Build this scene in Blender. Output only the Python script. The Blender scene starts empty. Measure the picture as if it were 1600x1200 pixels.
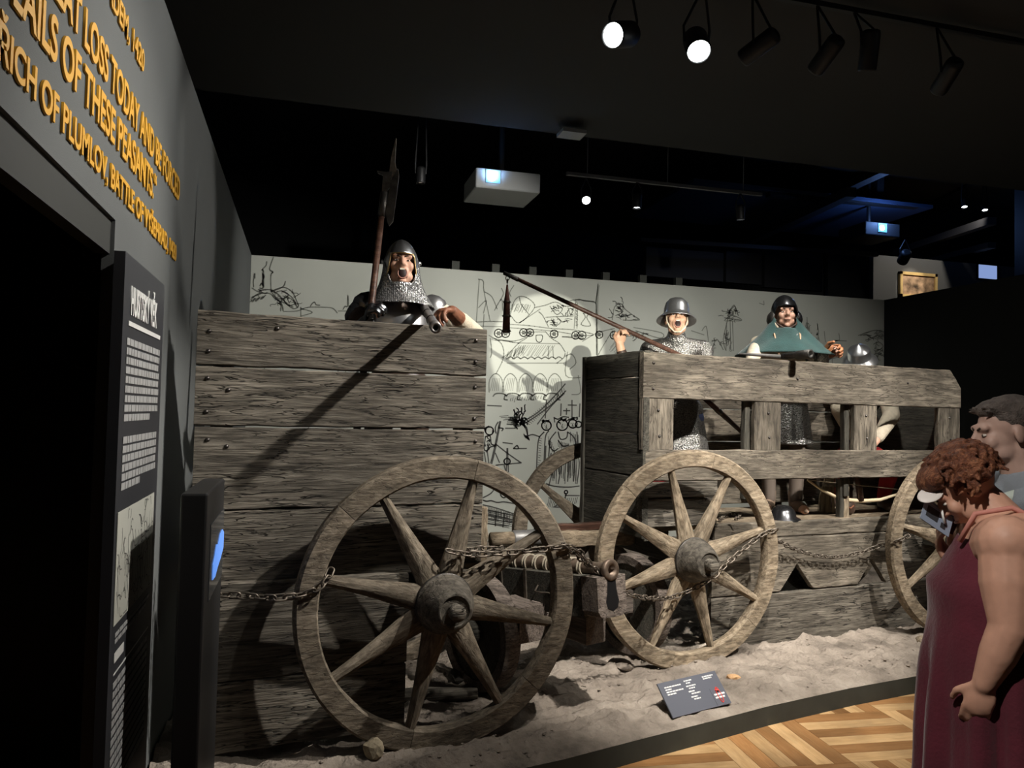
import bpy, bmesh, math, random
from math import sin, cos, pi, radians, atan2, sqrt
from mathutils import Vector, Matrix, Euler, noise
V = Vector
random.seed(7)
scene = bpy.context.scene
COL = scene.collection

# ------------------------------------------------------------------ camera
F_PX = 1202.0
YAW, PITCH, ROLL = radians(15.1), radians(2.1), radians(1.3)
CAM = V((0, 0, 1.7))
_fh = V((sin(YAW), cos(YAW), 0)); _r = V((cos(YAW), -sin(YAW), 0)); _z = V((0, 0, 1))
FWD = _fh * cos(PITCH) + _z * sin(PITCH)
_u = -_fh * sin(PITCH) + _z * cos(PITCH)
RGT = _r * cos(ROLL) + _u * sin(ROLL)
UPV = _u * cos(ROLL) - _r * sin(ROLL)
cd = bpy.data.cameras.new('camera'); cam = bpy.data.objects.new('camera', cd); COL.objects.link(cam)
cd.sensor_width = 36; cd.lens = F_PX / 1600 * 36; cd.clip_start = .02
cam.matrix_world = Matrix(((RGT.x, UPV.x, -FWD.x, CAM.x), (RGT.y, UPV.y, -FWD.y, CAM.y), (RGT.z, UPV.z, -FWD.z, CAM.z), (0, 0, 0, 1)))
scene.camera = cam
scene.view_settings.view_transform = 'Standard'; scene.view_settings.look = 'None'
scene.view_settings.gamma = 1; scene.view_settings.use_curve_mapping = False
scene.view_settings.exposure = 0.0
# ------------------------------------------------------------------ world
w = bpy.data.worlds.new('dim_gallery'); scene.world = w; w.use_nodes = True
w.node_tree.nodes['Background'].inputs[0].default_value = (.55, .75, 1, 1)
w.node_tree.nodes['Background'].inputs[1].default_value = .006


def spot(loc, target, power, angle, blend=.35, col=(1, .93, .82), radius=.04):
    l = bpy.data.lights.new('spot_light', 'SPOT'); l.energy = power; l.color = col
    l.spot_size = radians(angle); l.spot_blend = blend; l.shadow_soft_size = radius
    o = bpy.data.objects.new('spot_light', l); COL.objects.link(o)
    d = V(target) - V(loc)
    o.location = V(loc) + d.normalized() * .02
    o.rotation_euler = d.to_track_quat('-Z', 'Y').to_euler()
    return o


# lamps of the gallery: (position, target, watts, cone, blend); their fixtures hang on the tracks built further down
LAMPS = [
    ((2.95, 2.45, 4.15), (.6, 3.85, 1.7), 900, 33, .6, 'track spotlight above the viewer aimed at the solid plank wagon'),
    ((1.75, 2.15, 4.15), (1.15, 3.6, .45), 150, 40, .7, 'track spotlight above the viewer aimed at the near wheel'),
    ((1.95, 1.95, 4.15), (2.35, 4.5, .75), 1000, 44, .7, 'track spotlight above the viewer aimed at the cannon'),
    ((4.10, 2.20, 4.15), (3.45, 4.3, 1.9), 860, 42, .6, 'track spotlight above the viewer aimed at the slatted wagon'),
    ((5.30, 2.30, 4.15), (4.9, 4.7, 1.5), 560, 38, .6, 'track spotlight above the viewer aimed at the far wheel'),
    ((3.3, 2.2, 4.15), (3.0, 3.7, 0.0), 260, 50, .8, 'track spotlight above the viewer aimed at the parquet'),
    ((2.3, 2.2, 4.15), (-.6, 2.75, 1.9), 420, 44, .8, 'track spotlight above the viewer aimed at the lettered wall'),
    ((5.6, 1.4, 4.15), (-.45, 4.5, 2.85), 700, 13, .5, 'track spotlight above the viewer aimed past the halberd'),
    ((-.3, .95, 4.15), (2.1, 1.95, 1.25), 430, 27, .7, 'track spotlight above the viewer aimed at the visitors'),
]
for a in LAMPS:
    spot(*a[:5], col=(1, .95, .87))
# near track, seen from below: (position, target, watts, cone, blend)
NEAR = [
    ((1.741, 4.282, 4.0), (-.6, 2.5, 2.7), 200, 60, .8),
    ((2.333, 4.309, 4.0), (1.3, 1.2, .6), 60, 60, .8),
    ((2.650, 4.298, 4.0), (.5, 8.77, 2.3), 560, 62, .9),
    ((3.182, 4.299, 4.0), (3.0, 8.77, 1.6), 420, 62, .9),
    ((3.495, 4.197, 4.0), (4.0, 5.3, 1.2), 170, 95, .8),
    ((4.177, 4.309, 4.0), (5.4, 8.77, 1.7), 300, 62, .9),
]
for a in NEAR:
    spot(*a, col=(1, .97, .9))
LOWSPOT = ((1.29, -3.0, 2.66), (2.80, 8.77, 2.42), 5200, 7.2, .2)
spot(*LOWSPOT, radius=.02, col=(1, .97, .85))


# ------------------------------------------------------------------ geometry of the place
def ray(x, y):
    return RGT * ((x - 800) / F_PX) - UPV * ((y - 600) / F_PX) + FWD


def on_plane(x, y, p, n):
    d = ray(x, y); n = V(n)
    return CAM + d * (((V(p) - CAM).dot(n)) / d.dot(n))


WR = radians(7.9)                       # both wagons stand turned by this angle
UU = V((cos(WR), sin(WR), 0)); VV = V((-sin(WR), cos(WR), 0))
W1, W2 = 3.71, 4.276                    # depth of the wagons' front boards along VV


def wag(u, v, z):
    return UU * u + VV * v + V((0, 0, z))


def at_v(x, y, v):
    return on_plane(x, y, VV * v, VV)


def at_z(x, y, z):
    return on_plane(x, y, (0, 0, z), (0, 0, 1))


def at_d(x, y, D):
    d = ray(x, y); return CAM + d * (D / d.dot(_fh))


WALL_X, BACK_Y = -.6, 8.77


def on_back(x, y):
    return on_plane(x, y, (0, BACK_Y, 0), (0, 1, 0))


# ------------------------------------------------------------------ materials
MATS = {}


def mat(name, col, rough=.7, metal=0, emit=None, estr=1, noise_amt=0, noise_scale=8, bump=0, bump_scale=60, sheen=0, spec=.4):
    if name in MATS:
        return MATS[name]
    m = bpy.data.materials.new(name); m.use_nodes = True; MATS[name] = m
    nt = m.node_tree; b = nt.nodes['Principled BSDF']
    b.inputs['Base Color'].default_value = (*col, 1); b.inputs['Roughness'].default_value = rough
    b.inputs['Metallic'].default_value = metal; b.inputs['Specular IOR Level'].default_value = spec
    if sheen:
        b.inputs['Sheen Weight'].default_value = sheen
    if emit:
        b.inputs['Emission Color'].default_value = (*emit, 1); b.inputs['Emission Strength'].default_value = estr
    tc = nt.nodes.new('ShaderNodeTexCoord')
    if noise_amt:
        n = nt.nodes.new('ShaderNodeTexNoise'); n.inputs['Scale'].default_value = noise_scale; n.inputs['Detail'].default_value = 6
        r = nt.nodes.new('ShaderNodeValToRGB')
        r.color_ramp.elements[0].position = .3; r.color_ramp.elements[1].position = .7
        r.color_ramp.elements[0].color = (*[c * (1 - noise_amt) for c in col], 1)
        r.color_ramp.elements[1].color = (*[min(1, c * (1 + noise_amt)) for c in col], 1)
        nt.links.new(tc.outputs['Object'], n.inputs['Vector']); nt.links.new(n.outputs[0], r.inputs[0])
        nt.links.new(r.outputs[0], b.inputs['Base Color'])
    if bump:
        n2 = nt.nodes.new('ShaderNodeTexNoise'); n2.inputs['Scale'].default_value = bump_scale; n2.inputs['Detail'].default_value = 5
        bp = nt.nodes.new('ShaderNodeBump'); bp.inputs['Strength'].default_value = bump; bp.inputs['Distance'].default_value = .01
        nt.links.new(tc.outputs['Object'], n2.inputs['Vector']); nt.links.new(n2.outputs[0], bp.inputs['Height'])
        nt.links.new(bp.outputs[0], b.inputs['Normal'])
    return m


def wood(name, dark, mid, light, rough=.8, grain=1.0, bump=.6, stretch=(1.3, 11, 11), cracks=.9, fine=1.0):
    """weathered wood, grain along the object's local X"""
    if name in MATS:
        return MATS[name]
    m = bpy.data.materials.new(name); m.use_nodes = True; MATS[name] = m
    nt = m.node_tree; N = nt.nodes.new; L = nt.links.new
    b = nt.nodes['Principled BSDF']; b.inputs['Roughness'].default_value = rough; b.inputs['Specular IOR Level'].default_value = .25
    tc = N('ShaderNodeTexCoord'); oi = N('ShaderNodeObjectInfo')
    mul = N('ShaderNodeMath'); mul.operation = 'MULTIPLY'; mul.inputs[1].default_value = 37.0; L(oi.outputs['Random'], mul.inputs[0])
    add = N('ShaderNodeVectorMath'); add.operation = 'ADD'; L(tc.outputs['Object'], add.inputs[0]); L(mul.outputs[0], add.inputs[1])
    # grain
    mp = N('ShaderNodeMapping'); mp.inputs['Scale'].default_value = stretch; L(add.outputs[0], mp.inputs['Vector'])
    n1 = N('ShaderNodeTexNoise'); n1.inputs['Scale'].default_value = 2.2 * grain; n1.inputs['Detail'].default_value = 9; n1.inputs['Roughness'].default_value = .65; n1.inputs['Distortion'].default_value = .7
    L(mp.outputs[0], n1.inputs['Vector'])
    cr = N('ShaderNodeValToRGB'); e = cr.color_ramp.elements
    e[0].position = .28; e[0].color = (*dark, 1); e[1].position = .74; e[1].color = (*light, 1)
    k = e.new(.5); k.color = (*mid, 1)
    L(n1.outputs[0], cr.inputs[0])
    # broad stains
    n2 = N('ShaderNodeTexNoise'); n2.inputs['Scale'].default_value = 2.6; n2.inputs['Detail'].default_value = 4; L(add.outputs[0], n2.inputs['Vector'])
    st = N('ShaderNodeMapRange'); st.inputs[1].default_value = .3; st.inputs[2].default_value = .7; st.inputs[3].default_value = .62; st.inputs[4].default_value = 1.3; L(n2.outputs[0], st.inputs[0])
    mp4 = N('ShaderNodeMapping'); mp4.inputs['Scale'].default_value = (stretch[0] * 2.4, stretch[1] * 4.5, stretch[2] * 4.5); L(add.outputs[0], mp4.inputs['Vector'])
    n4 = N('ShaderNodeTexNoise'); n4.inputs['Scale'].default_value = 2.2; n4.inputs['Detail'].default_value = 4; n4.inputs['Distortion'].default_value = .4; L(mp4.outputs[0], n4.inputs['Vector'])
    fg = N('ShaderNodeMapRange'); fg.inputs[1].default_value = .3; fg.inputs[2].default_value = .7; fg.inputs[3].default_value = 1 - .42 * fine; fg.inputs[4].default_value = 1 + .38 * fine; L(n4.outputs[0], fg.inputs[0])
    sm = N('ShaderNodeMath'); sm.operation = 'MULTIPLY'; L(st.outputs[0], sm.inputs[0]); L(fg.outputs[0], sm.inputs[1])
    mx = N('ShaderNodeVectorMath'); mx.operation = 'SCALE'; L(cr.outputs[0], mx.inputs[0]); L(sm.outputs[0], mx.inputs['Scale'])
    # cracks along the grain
    mp2 = N('ShaderNodeMapping'); mp2.inputs['Scale'].default_value = (stretch[0] * 1.2, stretch[1] * 1.6, stretch[2] * 1.6); mp2.inputs['Location'].default_value = (3, 7, 1); L(add.outputs[0], mp2.inputs['Vector'])
    n3 = N('ShaderNodeTexNoise'); n3.inputs['Scale'].default_value = 2.4; n3.inputs['Detail'].default_value = 3; n3.inputs['Distortion'].default_value = .5; L(mp2.outputs[0], n3.inputs['Vector'])
    ab = N('ShaderNodeMath'); ab.operation = 'SUBTRACT'; ab.inputs[1].default_value = .5; L(n3.outputs[0], ab.inputs[0])
    ab2 = N('ShaderNodeMath'); ab2.operation = 'ABSOLUTE'; L(ab.outputs[0], ab2.inputs[0])
    mr = N('ShaderNodeMapRange'); mr.inputs[1].default_value = .0; mr.inputs[2].default_value = .026; mr.inputs[3].default_value = 1 - cracks; mr.inputs[4].default_value = 1; L(ab2.outputs[0], mr.inputs[0])
    gate = N('ShaderNodeMapRange'); gate.inputs[1].default_value = .4; gate.inputs[2].default_value = .54; gate.inputs[3].default_value = 1; gate.inputs[4].default_value = 0; L(n2.outputs[0], gate.inputs[0])
    mxc = N('ShaderNodeMath'); mxc.operation = 'MAXIMUM'; L(mr.outputs[0], mxc.inputs[0]); L(gate.outputs[0], mxc.inputs[1])
    mx2 = N('ShaderNodeVectorMath'); mx2.operation = 'SCALE'; L(mx.outputs[0], mx2.inputs[0]); L(mxc.outputs[0], mx2.inputs['Scale'])
    L(mx2.outputs[0], b.inputs['Base Color'])
    h4 = N('ShaderNodeMath'); h4.operation = 'MULTIPLY_ADD'; h4.inputs[1].default_value = .5 * fine; L(n4.outputs[0], h4.inputs[0]); L(mxc.outputs[0], h4.inputs[2])
    hm = N('ShaderNodeMath'); hm.operation = 'MULTIPLY_ADD'; hm.inputs[1].default_value = .7; L(n1.outputs[0], hm.inputs[0]); L(h4.outputs[0], hm.inputs[2])
    bp = N('ShaderNodeBump'); bp.inputs['Strength'].default_value = bump; bp.inputs['Distance'].default_value = .012; L(hm.outputs[0], bp.inputs['Height'])
    L(bp.outputs[0], b.inputs['Normal'])
    return m


def mail_mat(name, col=(.33, .33, .34), scale=85, rough=.38):
    if name in MATS:
        return MATS[name]
    m = bpy.data.materials.new(name); m.use_nodes = True; MATS[name] = m
    nt = m.node_tree; N = nt.nodes.new; L = nt.links.new; b = nt.nodes['Principled BSDF']
    b.inputs['Metallic'].default_value = .85; b.inputs['Roughness'].default_value = rough
    tc = N('ShaderNodeTexCoord'); vo = N('ShaderNodeTexVoronoi'); vo.inputs['Scale'].default_value = scale; vo.inputs['Randomness'].default_value = .55
    L(tc.outputs['Object'], vo.inputs['Vector'])
    cr = N('ShaderNodeValToRGB'); e = cr.color_ramp.elements
    e[0].position = .2; e[0].color = (.01, .01, .011, 1); e[1].position = .42; e[1].color = (*col, 1)
    k = e.new(.8); k.color = (*[c * .12 for c in col], 1)
    L(vo.outputs['Distance'], cr.inputs[0]); L(cr.outputs[0], b.inputs['Base Color'])
    bp = N('ShaderNodeBump'); bp.inputs['Strength'].default_value = .9; bp.inputs['Distance'].default_value = .006
    L(vo.outputs['Distance'], bp.inputs['Height']); L(bp.outputs[0], b.inputs['Normal'])
    return m


def earth_mat():
    m = bpy.data.materials.new('dried_mud'); m.use_nodes = True
    nt = m.node_tree; N = nt.nodes.new; L = nt.links.new; b = nt.nodes['Principled BSDF']; b.inputs['Roughness'].default_value = .85; b.inputs['Specular IOR Level'].default_value = .3
    tc = N('ShaderNodeTexCoord')
    n1 = N('ShaderNodeTexNoise'); n1.inputs['Scale'].default_value = 3.5; n1.inputs['Detail'].default_value = 9; n1.inputs['Roughness'].default_value = .65; L(tc.outputs['Object'], n1.inputs['Vector'])
    cr = N('ShaderNodeValToRGB'); e = cr.color_ramp.elements
    e[0].position = .3; e[0].color = (.12, .1, .082, 1); e[1].position = .72; e[1].color = (.4, .345, .29, 1)
    k = e.new(.5); k.color = (.26, .218, .18, 1)
    L(n1.outputs[0], cr.inputs[0]); L(cr.outputs[0], b.inputs['Base Color'])
    n2 = N('ShaderNodeTexNoise'); n2.inputs['Scale'].default_value = 28; n2.inputs['Detail'].default_value = 8; L(tc.outputs['Object'], n2.inputs['Vector'])
    bp = N('ShaderNodeBump'); bp.inputs['Strength'].default_value = 1.0; bp.inputs['Distance'].default_value = .028
    L(n2.outputs[0], bp.inputs['Height']); L(bp.outputs[0], b.inputs['Normal'])
    return m


M_wood = wood('grey_weathered_planks', (.04, .035, .029), (.14, .123, .1), (.26, .232, .192), bump=.9)
M_wood2 = wood('warm_weathered_planks', (.05, .042, .033), (.145, .124, .097), (.25, .215, .17), stretch=(1.6, 9, 9), cracks=.55)
M_woodd = wood('dark_end_boards', (.03, .028, .023), (.075, .07, .057), (.12, .11, .09), cracks=.5)
M_wheel = wood('wheel_ash_wood', (.07, .055, .04), (.165, .135, .1), (.26, .22, .17), stretch=(3, 7, 7), cracks=.15, grain=2.2, bump=.5)
M_wheel2 = wood('pale_wheel_wood', (.1, .075, .048), (.23, .18, .125), (.35, .29, .21), stretch=(3, 7, 7), cracks=.15, grain=2.2, bump=.5)
M_pole = wood('brown_pole_wood', (.025, .012, .009), (.06, .03, .021), (.11, .06, .042), rough=.4, stretch=(2, 20, 20), cracks=.2, bump=.2)
M_hub = wood('dark_hub_wood', (.045, .038, .03), (.105, .092, .075), (.165, .148, .12), cracks=.3, stretch=(4, 4, 4), grain=3)
M_carr = wood('carriage_wood', (.07, .055, .045), (.16, .13, .11), (.24, .2, .175), cracks=.6)
M_iron = mat('dark_iron', (.07, .065, .06), .5, .8, noise_amt=.4, noise_scale=25, bump=.3)
M_ironl = mat('chain_iron', (.16, .135, .11), .5, .75, noise_amt=.4, noise_scale=40)
M_bronze = mat('rusty_barrel_iron', (.17, .125, .095), .55, .6, noise_amt=.35, noise_scale=30, bump=.2)
M_steel = mat('polished_steel', (.56, .56, .57), .3, .92, noise_amt=.12, noise_scale=14, bump=.03, bump_scale=25)
M_dsteel = mat('black_steel', (.09, .09, .095), .24, .9)
M_mail = mail_mat('mail_rings', (.5, .5, .5), 95)
M_mail2 = mail_mat('light_mail_rings', (.36, .35, .33), 95)
M_skin = mat('painted_wax_skin', (.62, .36, .26), .5, noise_amt=.12, noise_scale=30)
M_skin2 = mat('pale_wax_skin', (.55, .33, .22), .5, noise_amt=.1, noise_scale=30)
M_skin3 = mat('visitor_skin', (.5, .27, .19), .55, noise_amt=.1, noise_scale=20)
M_skin4 = mat('visitor_pale_skin', (.42, .27, .22), .55, noise_amt=.1, noise_scale=20)
M_mouth = mat('mouth_dark', (.02, .006, .005), .6)
M_lip = mat('lip_pink', (.4, .19, .14), .5)
M_teeth = mat('teeth', (.7, .65, .52), .4)
M_eye = mat('eye_white', (.55, .5, .45), .3)
M_iris = mat('iris_dark', (.03, .02, .015), .3)
M_brow = mat('brow_hair', (.05, .03, .02), .8)
M_leath = mat('brown_leather', (.22, .09, .05), .5, noise_amt=.3, noise_scale=30, bump=.3)
M_dleath = mat('dark_leather', (.05, .03, .022), .45, noise_amt=.3, bump=.2)
M_cream = mat('cream_quilted_linen', (.62, .54, .42), .85, noise_amt=.12, noise_scale=20, bump=.4, bump_scale=90)
M_green = mat('dark_green_wool', (.022, .06, .058), .95, noise_amt=.2, noise_scale=12, bump=.5, bump_scale=140, sheen=.3)
M_red = mat('red_wool', (.4, .03, .035), .9, noise_amt=.15)
M_navy = mat('navy_wool', (.03, .04, .09), .9)
M_dress = mat('burgundy_dress', (.08, .006, .016), .85, noise_amt=.18, noise_scale=9, bump=.25, bump_scale=90, sheen=.15)
M_tee = mat('grey_t_shirt', (.2, .22, .25), .9, noise_amt=.08, bump=.3, bump_scale=200)
M_jean = mat('dark_trousers', (.02, .022, .03), .9)
M_white = mat('white_paint', (.72, .72, .7), .6)
M_black = mat('black_paint', (.008, .008, .009), .5)
M_charc = mat('charcoal_panel', (.035, .036, .042), .55, noise_amt=.06)
M_wall = mat('grey_wall_paint', (.125, .132, .132), .85, noise_amt=.04, noise_scale=3, bump=.15, bump_scale=300)
M_dwall = mat('black_partition_paint', (.008, .009, .009), .9)
M_ceil = mat('charcoal_ceiling', (.045, .044, .042), .95)
M_back = mat('pale_green_grey_board', (.5, .515, .465), .85, noise_amt=.03, noise_scale=2)
M_ink = mat('ink_lines', (.1, .1, .092), .9)
M_ink2 = mat('faint_ink_lines', (.23, .24, .21), .9)
M_yel = mat('golden_letters', (.78, .4, .035), .55)
M_plat = mat('platform_edge_paint', (.045, .048, .04), .7, noise_amt=.15)
M_earth = earth_mat()
M_par_l = wood('light_parquet', (.42, .25, .11), (.52, .33, .16), (.6, .4, .21), rough=.4, cracks=.05, bump=.05, stretch=(2, 18, 18), fine=.2)
M_par_d = wood('honey_parquet', (.24, .11, .038), (.31, .155, .06), (.37, .2, .085), rough=.4, cracks=.05, bump=.05, stretch=(2, 18, 18), fine=.2)
M_rope = mat('rope_binding', (.3, .26, .2), .9, bump=.4)
M_stone = mat('pale_stone', (.3, .25, .17), .9, noise_amt=.3, noise_scale=30, bump=.6, bump_scale=40)


# ------------------------------------------------------------------ mesh builder
class MB:
    def __init__(s):
        s.v = []; s.f = []

    def add(s, vs, fs):
        o = len(s.v); s.v += [V(p) for p in vs]; s.f += [[i + o for i in f] for f in fs]; return s

    def box(s, lo, hi, M=None):
        (a, b, c), (d, e, f) = lo, hi
        vs = [V(p) for p in ((a, b, c), (d, b, c), (d, e, c), (a, e, c), (a, b, f), (d, b, f), (d, e, f), (a, e, f))]
        if M is not None:
            vs = [M @ p for p in vs]
        return s.add(vs, [(0, 3, 2, 1), (4, 5, 6, 7), (0, 1, 5, 4), (1, 2, 6, 5), (2, 3, 7, 6), (3, 0, 4, 7)])

    def tube(s, pts, rad, n=10, cap=True, closed=False, flat=None):
        pts = [V(p) for p in pts]; m = len(pts)
        if not hasattr(rad, '__len__'):
            rad = [rad] * m
        vs = []; nrm = None
        for i, p in enumerate(pts):
            a = pts[(i - 1) % m] if (i or closed) else p; c = pts[(i + 1) % m] if (i < m - 1 or closed) else p
            t = (c - a).normalized()
            if nrm is None:
                nrm = t.cross(V((0, 0, 1)))
                if nrm.length < .1:
                    nrm = t.cross(V((0, 1, 0)))
            nrm = (nrm - t * nrm.dot(t)).normalized(); bi = t.cross(nrm)
            for k in range(n):
                q = 2 * pi * k / n
                vs.append(p + (nrm * cos(q) + bi * sin(q)) * rad[i])
        fs = []
        for i in range(m if closed else m - 1):
            j = (i + 1) % m
            for k in range(n):
                fs.append((i * n + k, i * n + (k + 1) % n, j * n + (k + 1) % n, j * n + k))
        if cap and not closed:
            fs.append(tuple(range(n))[::-1]); fs.append(tuple((m - 1) * n + k for k in range(n)))
        return s.add(vs, fs)

    def lathe(s, prof, M=None, n=28, sx=1, sy=1, cap=False):
        """profile of (radius, height) about local Z"""
        vs = []; fs = []
        for r, z in prof:
            for k in range(n):
                q = 2 * pi * k / n; p = V((r * cos(q) * sx, r * sin(q) * sy, z)); vs.append(M @ p if M is not None else p)
        for i in range(len(prof) - 1):
            for k in range(n):
                fs.append((i * n + k, i * n + (k + 1) % n, (i + 1) * n + (k + 1) % n, (i + 1) * n + k))
        if cap:
            fs.append(tuple(range(n))[::-1]); fs.append(tuple((len(prof) - 1) * n + k for k in range(n)))
        return s.add(vs, fs)

    def loft(s, rings, cap=True):
        n = len(rings[0]); vs = [p for r in rings for p in r]; fs = []
        for i in range(len(rings) - 1):
            for k in range(n):
                fs.append((i * n + k, i * n + (k + 1) % n, (i + 1) * n + (k + 1) % n, (i + 1) * n + k))
        if cap:
            fs.append(tuple(range(n))[::-1]); fs.append(tuple((len(rings) - 1) * n + k for k in range(n)))
        return s.add(vs, fs)

    def ell(s, c, r, M=None, n=16, m=10):
        vs = []; fs = []; c = V(c)
        for i in range(m + 1):
            a = pi * i / m
            for k in range(n):
                q = 2 * pi * k / n
                p = V((r[0] * max(sin(a), .02) * cos(q), r[1] * max(sin(a), .02) * sin(q), r[2] * cos(a)))
                vs.append((M @ p if M is not None else p) + c)
        for i in range(m):
            for k in range(n):
                fs.append((i * n + k, (i + 1) * n + k, (i + 1) * n + (k + 1) % n, i * n + (k + 1) % n))
        fs.append(tuple(range(n))); fs.append(tuple(m * n + k for k in range(n))[::-1])
        return s.add(vs, fs)

    def cap(s, p0, p1, r0, r1, n=14):
        """tapered capsule"""
        p0 = V(p0); p1 = V(p1); t = (p1 - p0).normalized() if (p1 - p0).length > 1e-6 else V((0, 0, 1))
        pts = []; rr = []
        for a in (80, 55, 30):
            pts.append(p0 - t * r0 * sin(radians(a))); rr.append(r0 * cos(radians(a)))
        pts += [p0, p1]; rr += [r0, r1]
        for a in (30, 55, 80):
            pts.append(p1 + t * r1 * sin(radians(a))); rr.append(r1 * cos(radians(a)))
        return s.tube(pts, rr, n)

    def mesh(s, name):
        me = bpy.data.meshes.new(name); me.from_pydata([tuple(p) for p in s.v], [], s.f); me.update()
        bm = bmesh.new(); bm.from_mesh(me); bmesh.ops.recalc_face_normals(bm, faces=bm.faces); bm.to_mesh(me); bm.free()
        return me

    def build(s, name, m, parent=None, smooth=False, loc=None, rot=None):
        return place(name, s.mesh(name), m, parent, smooth, loc, rot)

    def voxel(s, name, m, parent, size=.006, smooth=4, factor=.5):
        me = s.mesh(name + '_src'); o = bpy.data.objects.new('tmp', me); COL.objects.link(o)
        r = o.modifiers.new('r', 'REMESH'); r.mode = 'VOXEL'; r.voxel_size = size
        if smooth:
            k = o.modifiers.new('s', 'SMOOTH'); k.iterations = smooth; k.factor = factor
        dg = bpy.context.evaluated_depsgraph_get(); ev = bpy.data.meshes.new_from_object(o.evaluated_get(dg))
        bpy.data.objects.remove(o); bpy.data.meshes.remove(me)
        ev.name = name
        return place(name, ev, m, parent, True)


def place(name, me, m, parent=None, smooth=False, loc=None, rot=None):
    if m is not None and not me.materials:
        me.materials.append(m)
    if smooth and len(me.polygons):
        me.polygons.foreach_set('use_smooth', [True] * len(me.polygons)); me.update()
    o = bpy.data.objects.new(name, me); COL.objects.link(o)
    if parent is not None:
        o.parent = parent
    if loc is not None:
        o.location = loc
    if rot is not None:
        o.rotation_euler = rot
    return o


def tag(o, label=None, cat=None, group=None, kind=None):
    if label:
        o['label'] = label
    if cat:
        o['category'] = cat
    if group:
        o['group'] = group
    if kind:
        o['kind'] = kind
    return o


def thing(name, label, cat, loc=(0, 0, 0), rotz=0, group=None):
    o = bpy.data.objects.new(name, None); COL.objects.link(o); o.empty_display_size = .1
    o.location = loc; o.rotation_euler = (0, 0, rotz)
    return tag(o, label, cat, group)


def local(root, p):
    return root.matrix_basis.inverted() @ V(p)


def smooth_by_angle(o, ang=40):
    me = o.data
    me.polygons.foreach_set('use_smooth', [True] * len(me.polygons))
    try:
        me.set_sharp_from_angle(angle=radians(ang))
    except Exception:
        pass
    return o


# ------------------------------------------------------------------ ROOM
def struct(name, mb, m, label=None):
    o = mb.build(name, m); return tag(o, label, None, None, 'structure')


DOOR_Y0, DOOR_Y1, DOOR_Z = -.6, 2.69, 2.285
WALL_H = 3.345
T = .036
wl = MB()
wl.box((WALL_X - T, DOOR_Y1, 0), (WALL_X, BACK_Y, WALL_H))
wl.box((WALL_X - T, DOOR_Y0, DOOR_Z), (WALL_X, DOOR_Y1, WALL_H))
wl.box((WALL_X - T, -6, 0), (WALL_X, DOOR_Y0, WALL_H))
wall_left = struct('wall_left', wl, M_wall, 'grey painted wall with golden lettering above a dark doorway')
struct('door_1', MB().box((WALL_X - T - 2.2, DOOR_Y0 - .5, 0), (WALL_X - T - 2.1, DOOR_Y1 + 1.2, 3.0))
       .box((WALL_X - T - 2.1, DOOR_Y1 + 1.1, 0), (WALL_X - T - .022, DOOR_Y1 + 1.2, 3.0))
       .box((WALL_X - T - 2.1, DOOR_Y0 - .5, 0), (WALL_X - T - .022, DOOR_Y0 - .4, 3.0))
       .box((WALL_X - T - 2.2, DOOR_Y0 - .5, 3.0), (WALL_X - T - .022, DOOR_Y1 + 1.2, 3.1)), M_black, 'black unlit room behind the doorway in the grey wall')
struct('trim_1', MB().box((WALL_X - T - .02, DOOR_Y0, DOOR_Z - .11), (WALL_X - .012, DOOR_Y1, DOOR_Z)), mat('dark_door_head', (.035, .036, .033), .7), 'dark recessed door head above the black doorway')
backdrop = struct('wall_back', MB().box((WALL_X, BACK_Y, 0), (7.6, BACK_Y + .1, WALL_H)), M_back, 'pale exhibition wall with ink drawing of a medieval camp')
for i, px in enumerate((712, 775, 833, 890, 948, 1006, 1062)):
    p = on_back(px, 430)
    MB().box((-.045, -.02, 0), (.045, .05, .1)).build('wall_bracket', M_plat, backdrop, loc=(p.x, BACK_Y + .03, WALL_H))
struct('wall_right', MB().box((7.6, 1.0, 0), (7.72, BACK_Y + .1, WALL_H)), M_dwall, 'black partition wall at right behind the visitors')
struct('wall_rear', MB().box((-3, -6.2, 0), (12, -6, 5.6)), M_dwall, 'black wall behind the viewer')
SOF_Y = 7.25
struct('ceiling', MB().box((-4, -6.2, 4.5), (13, SOF_Y, 5.7)).box((-6, SOF_Y, 5.6), (16, 14.2, 5.7)), M_ceil, 'charcoal ceiling with lower soffit over the exhibit')
# far hall seen over the partition
FY = 11.0
farw = struct('wall_far', MB().box((9.31, FY, 2.0), (13.5, FY + .1, 4.53)), mat('far_grey_wall', (.16, .16, .155), .9), 'distant grey wall carrying a small painting')
struct('wall_hall', MB().box((-6, 14, 0), (16, 14.2, 5.7)).box((-6.2, BACK_Y, 0), (-6, 14, 5.7)).box((16, 6, 0), (16.2, 14, 5.7)), M_dwall, 'black end wall of the hall beyond the exhibition wall')


def farp(x, y):
    return on_plane(x, y, (0, FY - .03, 0), (0, 1, 0))


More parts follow.
